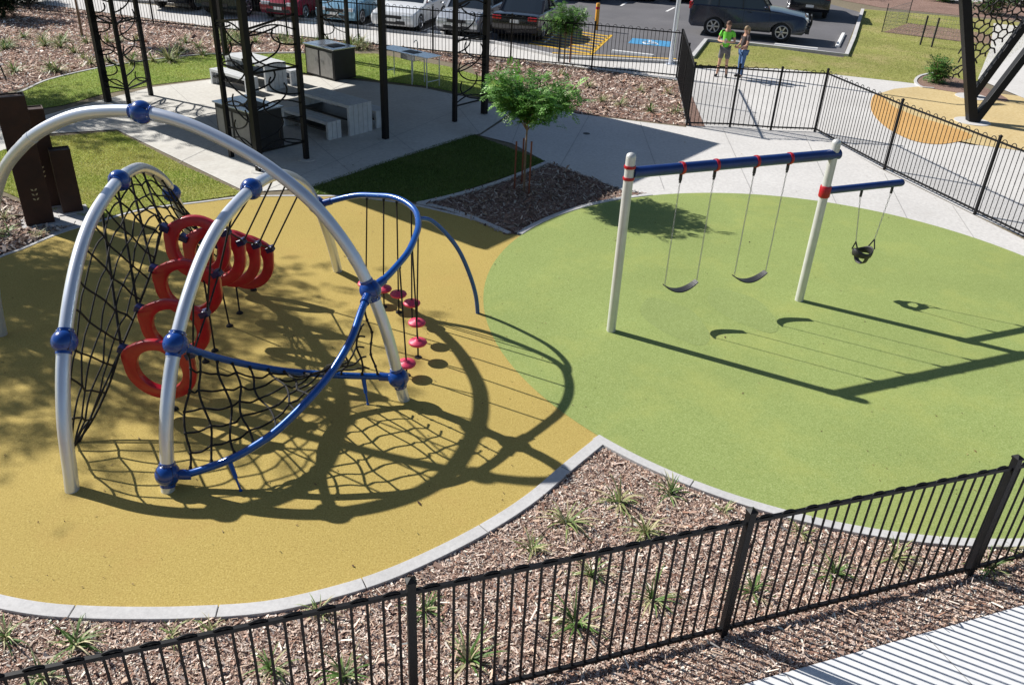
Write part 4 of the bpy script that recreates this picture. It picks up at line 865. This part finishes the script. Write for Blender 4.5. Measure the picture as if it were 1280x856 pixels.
# ------------------------------------------------------------------ wire guard bed
wf = thing('wire_fence', 'temporary wire mesh fence round the bed on the far lawn', 'fence', G(1102, 40)); Z = Vector((0, 0, 1))
wpts = [(G(1102, 41), 1.25), (G(1133, 30), 1.3), (G(1200, 53), 1.0)]
for (p, h) in (wpts[0], wpts[1]): mb = MB(); mb.tube([p, p+Z*h], .022, 6); mb.build('post', DARKP, wf)
mb = MB()
for a, b in ((wpts[0][0], wpts[2][0]), (wpts[0][0], wpts[1][0])):
    for z in [.05+.16*k for k in range(7)]: mb.tube([a+Z*z, b+Z*z], .005 if 0 < z < 1 else .008, 4)
    n = 16 if (b-a).length < 3 else 26
    for i in range(n): q = a.lerp(b, i/n); mb.tube([q+Z*.05, q+Z*1.0], .004, 4)
mb.build('mesh_panel', CHAIN, wf)
stake(G(1150, 57), 1.2, 'left dark stake of the pair in the far lawn by the wire fence', w_=.06, m=DARKP); stake(G(1164, 60), 1.2, 'right dark stake of the pair in the far lawn by the wire fence', w_=.06, m=DARKP)
sheet('mulch_bed', GP([(858, 158), (861, 112), (881, 159)]), .020, MUL)
sheet('mulch_bed', GP([(1104, 41), (1135, 30), (1215, 40), (1300, 60), (1200, 53)]), .023, MUL)
stake(G(9, 103), .7, 'thin dark stick leaning in the mulch at the left edge', lean=(-.2, .1), w_=.03, m=DARKP)
# ------------------------------------------------------------------ bollard, light pole
p = G(745, 38); t = thing('bollard', 'orange yellow bollard standing in the hatched parking zone', 'bollard', p); mb = MB(); mb.lathe(p, [(.085, .01), (.085, 1.05), (.07, 1.08)], 16); mb.build('tube', OPAINT, t)
mb = MB(); mb.lathe(p+Vector((0, 0, .84)), [(.088, 0), (.088, .10)], 16); mb.build('reflective_band', REDC, t)
p = G(838, 81); t = thing('light_pole', 'tall galvanised light pole at the end of the far footpath', 'pole', p); mb = MB(); mb.lathe(p, [(.085, .02), (.08, 2), (.05, 7)], 16); mb.build('shaft', STEEL, t); mb = MB(); mb.box(p+Vector((0, 0, .03)), (.34, .34, .025)); mb.build('base_plate', STEEL, t)
mb = MB(); mb.bar(p+Vector((0, 0, 7)), p+Vector((.9, .3, 7.15)), .06, .06); mb.box(p+Vector((1.2, .4, 7.15)), (.6, .22, .08), .32); mb.build('lantern', STEEL, t)
# ------------------------------------------------------------------ cars
def car(name, label, pos, heading, paint, L=4.5, Wd=1.78, roof=1.45, belt=.95, hood=.82, trunk=.95, wb=2.65, wr=.32, style='sedan', catg='car', grp='cars in the car park', bull=False, plate=True):
    t = thing(name, label, catg, pos, math.atan2(heading.y, heading.x), grp); X = heading.normalized(); Y = Vector((-X.y, X.x, 0)); Z = Vector((0, 0, 1))
    P = lambda x, y, z: pos+X*x+Y*y+Z*z
    hl = L/2; fx, rx = wb/2+.05, -wb/2+.05; gc = .24 if style != 'suv' else .36; ar = wr+.05
    cowl, rear_base = (.78, -1.45) if style == 'sedan' else (.85, -hl+.12)
    if style == 'suv': cowl = .80
    def archp(cx): return [(cx+ar*math.cos(a), wr+ar*math.sin(a)*1.0) for a in [math.radians(q) for q in (190, 160, 135, 110, 90, 70, 45, 20, -10)]]
    out = [(-hl+.05, gc+.08), (-hl+.12, gc)]+[(x, max(z, gc)) for x, z in archp(rx)]+[(x, max(z, gc)) for x, z in archp(fx)]+[(hl-.14, gc), (hl-.02, gc+.12), (hl, .5), (hl-.03, hood-.22), (hl-.18, hood-.08), (cowl+.5, hood+.05), (cowl, belt), (cowl-.3, belt+.005), (rear_base+.3, belt+.02)]
    out += [(rear_base, belt+.02), (-hl+.25, trunk), (-hl+.05, trunk-.04)] if style == 'sedan' else [(-hl+.07, belt), ]
    out += [(-hl, trunk-.25 if style == 'sedan' else belt-.2), (-hl-.0, .5)]
    n = len(out); hw = Wd/2; layers = [(-hw, .965, .05), (-hw+.035, .985, .015), (-hw+.16, .995, 0), (-hw*.45, 1.0, -.012), (0, 1.004, -.016), (hw*.45, 1.0, -.012), (hw-.16, .995, 0), (hw-.035, .985, .015), (hw, .965, .05)]
    vs = []
    for y, sx, dz in layers:
        for x, z in out:
            lower = 1 if z < .45 else 0; yy = y*(1-.03*max(0, (z-.75))*1.5); vs.append(P(x*sx, yy, z-(dz if z > .6 else 0)))
    fs = [(l*n+i, l*n+(i+1) % n, (l+1)*n+(i+1) % n, (l+1)*n+i) for l in range(len(layers)-1) for i in range(n)]+[tuple(range(n)), tuple(range(len(layers)*n-1, (len(layers)-1)*n-1, -1))]
    mb = MB(); mb.add(vs, fs, False); body = mb.build('body', paint, t)
    for f_ in body.data.polygons: f_.use_smooth = len(f_.vertices) == 4
    body.data.set_sharp_from_angle(angle=math.radians(32))
    # cabin
    if style == 'sedan': cab = [(cowl+.02, belt-.04), (cowl-.62, roof-.06), (cowl-.95, roof), (-.55, roof), (-.95, roof-.06), (rear_base+.02, belt-.02)]
    elif style == 'hatch': cab = [(cowl+.1, belt-.04), (cowl-.5, roof-.07), (cowl-.85, roof), (-1.2, roof-.02), (-1.65, roof-.09), (-hl+.1, belt-.02)]
    else: cab = [(cowl+.05, belt-.04), (cowl-.48, roof-.06), (cowl-.75, roof), (-1.9, roof-.01), (-2.15, roof-.06), (-hl+.08, belt-.02)]
    def sidey(z, off=0): return hw-.075-.22*(z-belt)*.75+off
    def cabmesh(cabp, oy, oz):
        k = len(cabp); v = []
        for s in (-1, -.6, .6, 1): v += [P(x, s*(sidey(z)+oy), z+oz+(.015 if abs(s) < 1 else 0)) for x, z in cabp]
        return v, [(l*k+i, l*k+(i+1) % k, (l+1)*k+(i+1) % k, (l+1)*k+i) for l in range(3) for i in range(k)]+[tuple(range(k)), tuple(range(4*k-1, 3*k-1, -1))]
    v, f = cabmesh(cab, 0, 0); mb = MB(); mb.add(v, f); mb.build('glasshouse', GLASS, t)
    rf_ = [cab[1], cab[2], cab[3], cab[4]]; lo = [(x, z-.045) for x, z in rf_[::-1]]; v, f = cabmesh([(x, z+.006) for x, z in rf_]+lo, .012, 0); mb = MB(); mb.add(v, f); mb.build('roof', paint, t, bevel=.01)
    pm_ = paint if style != 'suv' else DARKP
    for s in (-1, 1):
        for (a, b) in ((cab[0], cab[1]), (cab[-1], cab[-2])): mb = MB(); mb.bar(P(a[0], s*(sidey(a[1])+.0), a[1]+.02), P(b[0], s*(sidey(b[1])+.0), b[1]), .05, .09, upv=Y); mb.build('pillar', pm_, t)
        mids = (-.15,) if style == 'sedan' else ((-.25, -1.25) if style == 'suv' else (-.2,))
        for mx_ in mids: mb = MB(); mb.bar(P(mx_, s*(sidey(belt)+.006), belt), P(mx_-.05, s*(sidey(roof)+.0), roof-.03), .03, .09, upv=Y); mb.build('pillar', pm_, t)
    # doors, handles, sills
    mb = MB()
    for s in (-1, 1):
        for xx in (fx-ar-.12, -.18, rx+ar+.02 if style != 'suv' else rx+ar): mb.bar(P(xx, s*(hw+.001), gc+.12), P(xx, s*(hw-.012), belt-.03), .006, .008, upv=X)
        mb.bar(P(rx+ar+.05, s*(hw-.004), gc+.03), P(fx-ar-.05, s*(hw-.004), gc+.03), .03, .07, upv=Z)
        for xx in (.05, -.95): mb.bar(P(xx-.1, s*(hw+.006), belt-.13), P(xx+.08, s*(hw+.006), belt-.13), .02, .025)
    mb.build('trim', DARKP, t)
    for s in (-1, 1): mb = MB(); mb.sphere(P(cowl-.12, s*(hw+.10), belt+.09), .085, 12, 8, (1, 1, .75)); mb.build('wing_mirror', paint, t)
    # lights, bumpers, plates
    for s in (-1, 1):
        mb = MB(); mb.box(P(hl-.14, s*(hw-.28), hood-.20), (.26, .42, .13), ax=(X, Y, Z)); mb.build('headlight', HEAD, t, bevel=.03)
        mb = MB(); zt = trunk-.16 if style == 'sedan' else belt-.05; mb.box(P(-hl+.06, s*(hw-.22), zt), (.16, .36, .14 if style == 'sedan' else .3), ax=(X, Y, Z)); mb.build('tail_light', TAIL, t, bevel=.025)
    mb = MB(); mb.box(P(hl-.03, 0, hood-.24), (.08, Wd*.46, .12), ax=(X, Y, Z)); mb.box(P(hl-.02, 0, gc+.14), (.07, Wd*.62, .13), ax=(X, Y, Z)); mb.build('grille', DARKP, t, bevel=.01)
    if plate:
        for xx in (hl+.025, -hl-.02): mb = MB(); mb.box(P(xx, 0, .48 if xx > 0 else (trunk-.27 if style == 'sedan' else .62)), (.015, .37, .12), ax=(X, Y, Z)); mb.build('number_plate', WPAINT, t)
    if bull:
        mb = MB()
        for s in (-1, 1): mb.tube(cat([P(hl+.05, s*.25, .45), P(hl+.14, s*.27, .75), P(hl+.10, s*.29, 1.05)], 4), .035, 8); mb.tube(cat([P(hl+.08, s*.27, .62), P(hl+.06, s*.8, .72), P(hl-.25, s*.93, .68)], 4), .03, 8)
        mb.tube([P(hl+.10, -.3, 1.03), P(hl+.10, .3, 1.03)], .035, 8); mb.box(P(hl+.02, 0, .52), (.16, Wd*.98, .2), ax=(X, Y, Z)); mb.build('bull_bar', DARKP, t)
    for (wx, s) in ((fx, 1), (fx, -1), (rx, 1), (rx, -1)):
        c = P(wx, s*(hw-.12), wr+.012); mb = MB(); mb.lathe(c-Y*.11, [(wr*.62, 0), (wr*.93, 0), (wr, .03), (wr, .19), (wr*.93, .22), (wr*.62, .22)], 24, axis=Y); wh = mb.build('wheel', TYRE, t)
        mb = MB(); o = s*.10; mb.lathe(c+Y*(o-.01), [(wr*.64, 0), (wr*.66, .02)], 24, axis=Y); mb2 = MB(); mb2.lathe(c+Y*(s*.098)-Y*.004, [(wr*.55, 0), (wr*.55, .008)], 20, axis=Y)
        mb = MB(); R_ = wr*.62; mb.tube([c+Y*(s*.115)+X*(R_*math.cos(a))+Z*(R_*math.sin(a)) for a in [2*PI*k/20 for k in range(20)]], .022, 6, closed=True)
        for k in range(6): a = 2*PI*k/6; mb.bar(c+Y*(s*.118), c+Y*(s*.118)+X*(R_*math.cos(a))+Z*(R_*math.sin(a)), .055, .02, upv=Y)
        mb.sphere(c+Y*(s*.118), .06, 10, 6); mb.build('rim', RIM, wh)
    mb = MB(); mb.box(P(0, 0, gc+.06), (L-.5, Wd-.5, .14), ax=(X, Y, Z)); mb.build('underbody', DARKP, t)
    return t
CB = mat('black_car_paint', (.012, .012, .016), .22, .3, coat=.8); CW = mat('white_car_paint', (.78, .79, .80), .25, 0, coat=.6); CR = mat('red_car_paint', (.26, .012, .03), .25, .2, coat=.7)
CL = mat('light_blue_car_paint', (.24, .44, .58), .22, .4, coat=.7); CS = mat('silver_car_paint', (.58, .60, .63), .25, .5, coat=.6); CG = mat('graphite_car_paint', (.024, .032, .060), .22, .4, coat=.8); CBL = mat('deep_blue_car_paint', (.02, .06, .26), .22, .3, coat=.7)
cp = W(-.42, 28.85); CGR = mat('dark_green_car_paint', (.012, .022, .018), .25, .3, coat=.7)
car('sedan', 'black sedan parked tail to the far fence behind the bushy young tree', cp+EN*2.3, EN, CB, 4.75, 1.86, 1.46, .98, .85, 1.03, 2.8, .34)
def bay(k): return W(-.42, 28.35)-E1*(2.53*k)
car('hatchback', 'silver white hatchback nosed up to the far fence, half behind a shelter post', bay(1)+EN*2.3+E1*.1, -EN, CS, 4.1, 1.72, 1.5, .95, .85, 1.0, 2.5, .31, 'hatch')
car('sedan', 'white sedan nosed up to the far fence, left of the silver hatchback', bay(2)+EN*2.35, -EN, CW, 4.6, 1.8, 1.45, .95, .82, .98, 2.7, .33)
car('hatchback', 'light blue hatchback nosed up to the far fence between two shelter posts', bay(3)+EN*2.3, -EN, CL, 4.2, 1.74, 1.5, .95, .85, 1.0, 2.55, .32, 'hatch')
car('hatchback', 'dark red hatchback nosed up to the far fence, leftmost of the parked row', bay(4)+EN*2.25, -EN, CR, 4.1, 1.72, 1.5, .95, .85, 1.0, 2.5, .31, 'hatch')
car('four_wheel_drive', 'very dark green off-roader nosed up to the far fence left of the dark red hatchback', bay(5)+EN*2.0, -EN, CGR, 4.8, 1.95, 1.9, 1.2, 1.1, 1.1, 2.8, .39, 'suv')
car('station_wagon', 'black wagon at the far left end of the parked row', bay(6)+EN*2.2, -EN, CB, 4.8, 1.95, 1.85, 1.15, 1.05, 1.0, 2.8, .38, 'suv')
hd = Vector((.962, -.272, 0)).normalized(); wl = hd.cross(Vector((0, 0, 1)))
wc = (W(6.65, 31.95)+W(8.95, 31.3))/2; car('four_wheel_drive', 'large dark graphite four-wheel drive with a bull bar beside the grass island', wc-wl*.83-hd*.0, hd, CG, 4.9, 1.94, 1.90, 1.22, 1.14, 1.2, 2.82, .40, 'suv', bull=True)
car('station_wagon', 'black wagon parked beyond the nose of the four-wheel drive', W(12.0, 38.6)+EN*.6, EN, CB, 4.7, 1.9, 1.75, 1.15, 1.0, 1.1, 2.8, .38, 'suv')
car('hatchback', 'white hatchback beyond the tail of the four-wheel drive', G(850, 4)+EN*1.9+E1*.2, EN, CW, 4.1, 1.72, 1.5, .95, .85, 1.0, 2.5, .31, 'hatch')
for i, (u, nm, pt, lb) in enumerate(((650, 'sedan', CBL, 'deep blue sedan in the far row above the black sedan'), (725, 'four_wheel_drive', CG, 'dark wagon in the far row left of the light pole'), (795, 'sedan', CB, 'black sedan in the far row behind the light pole'))):
    car(nm, lb, G(u, 3)+EN*2.3, EN, pt, 4.6, 1.8, 1.46, .95, .82, .98, 2.7, .33)
# ------------------------------------------------------------------ people
def skin_mesh(name, verts, edges, radii, m, parent, sub=2):
    me = bpy.data.meshes.new(name); me.from_pydata([tuple(v) for v in verts], edges, []); o = bpy.data.objects.new(name, me); COL.objects.link(o)
    sk = o.modifiers.new('skin', 'SKIN'); ss = o.modifiers.new('sub', 'SUBSURF'); ss.levels = sub; ss.render_levels = sub
    for i, r in enumerate(radii): v = me.skin_vertices[0].data[i]; v.radius = r if isinstance(r, tuple) else (r, r); v.use_root = (i == 0)
    dg = bpy.context.evaluated_depsgraph_get(); dg.update(); nm = bpy.data.meshes.new_from_object(o.evaluated_get(dg)); COL.objects.unlink(o); bpy.data.objects.remove(o)
    nm.materials.clear(); nm.materials.append(m); 
    for p in nm.polygons: p.use_smooth = True
    r = bpy.data.objects.new(name, nm); COL.objects.link(r); r.parent = parent; return r
SKIN = mat('skin', (.50, .28, .19), .5, var=.06)
def person(label, pos, face, H, kit):
    t = thing('person', label, 'person', pos, math.atan2(face.y, face.x)); s = H/1.78
    # local frame: +x forward, +y left
    J = {'pel': (0, 0, .95), 'wst': (.0, 0, 1.08), 'chs': (0, 0, 1.30), 'nkb': (-.01, 0, 1.48), 'nkt': (.01, 0, 1.56), 'hd': (.03, 0, 1.66), 'hdt': (.02, 0, 1.74)}
    for q, sg in (('l', 1), ('r', -1)):
        J['hip'+q] = (0, .095*sg, .90); J['kn'+q] = (.02, kit['kn']*sg, .49); J['an'+q] = (-.02, kit['an']*sg, .09); J['to'+q] = (.15, (kit['an']+.03)*sg, .035)
        J['sh'+q] = (-.01, .185*sg, 1.43); J['el'+q] = (kit['el'][0], kit['el'][1]*sg, 1.16); J['wr'+q] = (kit['wr'][0], kit['wr'][1]*sg, kit['wr'][2]); J['hn'+q] = (kit['wr'][0]+.06, (kit['wr'][1]-.03)*sg, kit['wr'][2]+.02)
    R_ = {'pel': (.135, .10), 'wst': (.12, .09), 'chs': (.145, .105), 'nkb': .06, 'nkt': .052, 'hd': (.078, .092), 'hdt': (.06, .07), 'hip': .088, 'kn': .055, 'an': .036, 'to': .034, 'sh': .055, 'el': .038, 'wr': .026, 'hn': .036}
    names = list(J); idx = {n: i for i, n in enumerate(names)}; V = [Vector(J[n])*s for n in names]
    rad = [R_.get(n, R_.get(n[:2], R_.get(n[:3], .05))) for n in names]; rad = [tuple(x*s*kit.get('fat', 1) for x in r) if isinstance(r, tuple) else r*s for r in rad]
    Ed = [('pel', 'wst'), ('wst', 'chs'), ('chs', 'nkb'), ('nkb', 'nkt'), ('nkt', 'hd'), ('hd', 'hdt')]
    for q in 'lr': Ed += [('pel', 'hip'+q), ('hip'+q, 'kn'+q), ('kn'+q, 'an'+q), ('an'+q, 'to'+q), ('nkb', 'sh'+q), ('sh'+q, 'el'+q), ('el'+q, 'wr'+q), ('wr'+q, 'hn'+q)]
    E_ = [(idx[a], idx[b]) for a, b in Ed]
    for q, sg in (('l', 1), ('r', -1)):                               # fingers and thumb
        h = Vector(J['hn'+q]); fwd = Vector((.8, -.5*sg, .05)).normalized(); acr = Vector((.1, .2*sg, .95)).normalized()
        for k, l in enumerate((.055, .068, .072, .060)):
            b = h+acr*(-.026+.0175*k)+fwd*.018; m1 = b+fwd*l*.55; m2 = m1+(fwd+Vector((-.3, -.7*sg, 0))).normalized()*l*.5; i0 = len(V); V += [b*s, m1*s, m2*s]; rad += [.0095*s, .009*s, .007*s]; E_ += [(idx['hn'+q], i0), (i0, i0+1), (i0+1, i0+2)]
        b = h+acr*.035; i0 = len(V); V += [b*s, (b+Vector((.03, -.02*sg, .03)))*s]; rad += [.011*s, .009*s]; E_ += [(idx['hn'+q], i0), (i0, i0+1)]
    body = skin_mesh('body', V, E_, rad, SKIN, t); 
    # face details on the body's head
    fm = MB(); hc = Vector(J['hd'])*s
    def loc(o): o.parent = t; return o
    def lmb(mb_, nm, m): o = mb_.build(nm, m); o.parent = t; return o
    mb_ = MB(); mb_.sphere(hc+Vector((.098, 0, -.012))*s, .016*s, 8, 6, (1.1, .8, 1.3)); 
    for sg in (1, -1): mb_.sphere(hc+Vector((.005, .083*sg, -.01))*s, .026*s, 8, 6, (.7, .35, 1))
    lmb(mb_, 'nose_and_ears', SKIN)
    mb_ = MB()
    for sg in (1, -1): mb_.sphere(hc+Vector((.083, .032*sg, .012))*s, .011*s, 8, 6)
    lmb(mb_, 'eyes', DARKP); mb_ = MB(); mb_.sphere(hc+Vector((.083, 0, -.052))*s, .02*s, 8, 6, (.5, 1, .3)); lmb(mb_, 'mouth', mat('lip', (.35, .10, .09), .5))
    mb_ = MB(); mb_.sphere(hc+Vector((-.018, 0, .045))*s, .098*s, 16, 10, (1.0, .88, .98))
    if kit['hair'] == 'long': mb_.tube(cat([hc+Vector((-.09, 0, .08))*s, hc+Vector((-.14, 0, .03))*s, hc+Vector((-.13, 0, -.10))*s, hc+Vector((-.12, 0, -.18))*s], 3), [.03*s]*7+[.02*s]*3, 8)
    lmb(mb_, 'hair', kit['hairm'])
    # garments: slightly larger skins over the same joints
    def garm(nm, js, ed, grow, m, extra=None):
        ix = {n: i for i, n in enumerate(js)}; vv = [Vector(extra.get(n, J.get(n)) if extra else J[n])*s for n in js]; rr = []
        for n in js:
            b = R_.get(n, R_.get(n[:2], R_.get(n[:3], .05))); g = grow.get(n, grow.get(n[:2], grow.get('*', .012)))
            rr.append(tuple((x+g)*s*(kit.get('fat', 1)) for x in b) if isinstance(b, tuple) else (b+g)*s)
        skin_mesh(nm, vv, [(ix[a], ix[b]) for a, b in ed], rr, m, t)
    ex = {}
    for q, sg in (('l', 1), ('r', -1)):
        a, b = Vector(J['sh'+q]), Vector(J['el'+q]); ex['el'+q] = tuple(a.lerp(b, kit['sleeve']))
        a, b = Vector(J['hip'+q]), Vector(J['kn'+q]); ex['kn'+q] = tuple(a.lerp(b, .80)) if kit['shorts'] else J['kn'+q]
    ex['nkb'] = (-.005, 0, 1.45); ex['pel'] = (0, 0, .93 if kit['shorts'] else .97)
    garm('shirt', ['chs', 'wst', 'pel', 'nkb', 'shl', 'shr', 'ell', 'elr'], [('chs', 'wst'), ('wst', 'pel'), ('chs', 'nkb'), ('nkb', 'shl'), ('nkb', 'shr'), ('shl', 'ell'), ('shr', 'elr')], {'*': .02, 'nk': .035, 'el': .022, 'sh': .022, 'pe': .022}, kit['shirt'], ex)
    ex['pel'] = (0, 0, .93)
    if kit['shorts']: garm('shorts', ['pel', 'hipl', 'hipr', 'knl', 'knr'], [('pel', 'hipl'), ('pel', 'hipr'), ('hipl', 'knl'), ('hipr', 'knr')], {'*': .016, 'kn': .04}, kit['pants'], ex)
    else: garm('jeans', ['pel', 'hipl', 'hipr', 'knl', 'knr', 'anl', 'anr'], [('pel', 'hipl'), ('pel', 'hipr'), ('hipl', 'knl'), ('hipr', 'knr'), ('knl', 'anl'), ('knr', 'anr')], {'*': .012, 'kn': .018, 'an': .022}, kit['pants'], {**ex, 'knl': J['knl'], 'knr': J['knr']})
    for q in 'lr':
        a = Vector(J['an'+q]); b = Vector(J['to'+q]); skin_mesh('shoe', [a*s+Vector((0, 0, -.02)), (a*s+b*s)/2+Vector((0, 0, -.005)), b*s+Vector((.02, 0, .008))], [(0, 1), (1, 2)], [.048*s, .045*s, .04*s], kit['shoe'], t)
    if kit.get('held'):
        mb_ = MB(); w1 = Vector(J['hnl'])*s; w2 = Vector(J['hnr'])*s; mb_.box((w1+w2)/2+Vector((.03, 0, .02)), (.012, .08, .15)); lmb(mb_, 'held_phone', kit['held'])
    return t
LIME = mat('lime_shirt', (.16, .62, .05), .7, var=.06); SHORTS = mat('grey_shorts', (.13, .125, .13), .8); TOPB = mat('brown_grey_top', (.055, .042, .045), .8); JEAN = mat('blue_jeans', (.06, .13, .28), .8, var=.15, scale=20); SHOE = mat('black_shoe', (.015, .015, .016), .5)
HAIRM = mat('short_brown_hair', (.10, .05, .03), .7); HAIRW = mat('sandy_hair', (.26, .18, .10), .6)
pm = G(901, 96.5); pwm = G(924, 97); tocam = (CAM-pm); tocam.z = 0; tocam.normalize()
person('man in a lime green T-shirt and grey shorts standing on the path behind the fence', pm, (tocam+Vector((-.1, 0, 0))).normalized(), 1.80, dict(kn=.12, an=.15, el=(.03, .27), wr=(.27, .10, 1.17), fat=1.12, hair='short', hairm=HAIRM, sleeve=.55, shorts=True, shirt=LIME, pants=SHORTS, shoe=SHOE, held=mat('pale_phone', (.65, .62, .60), .4)))
person('woman in a dark top and blue jeans standing beside the man in lime green', pwm, Vector((-1, -.35, 0)).normalized(), 1.66, dict(kn=.09, an=.08, el=(.05, .21), wr=(.27, .10, 1.05), fat=.98, hair='long', hairm=HAIRW, sleeve=.5, shorts=False, shirt=TOPB, pants=JEAN, shoe=SHOE))
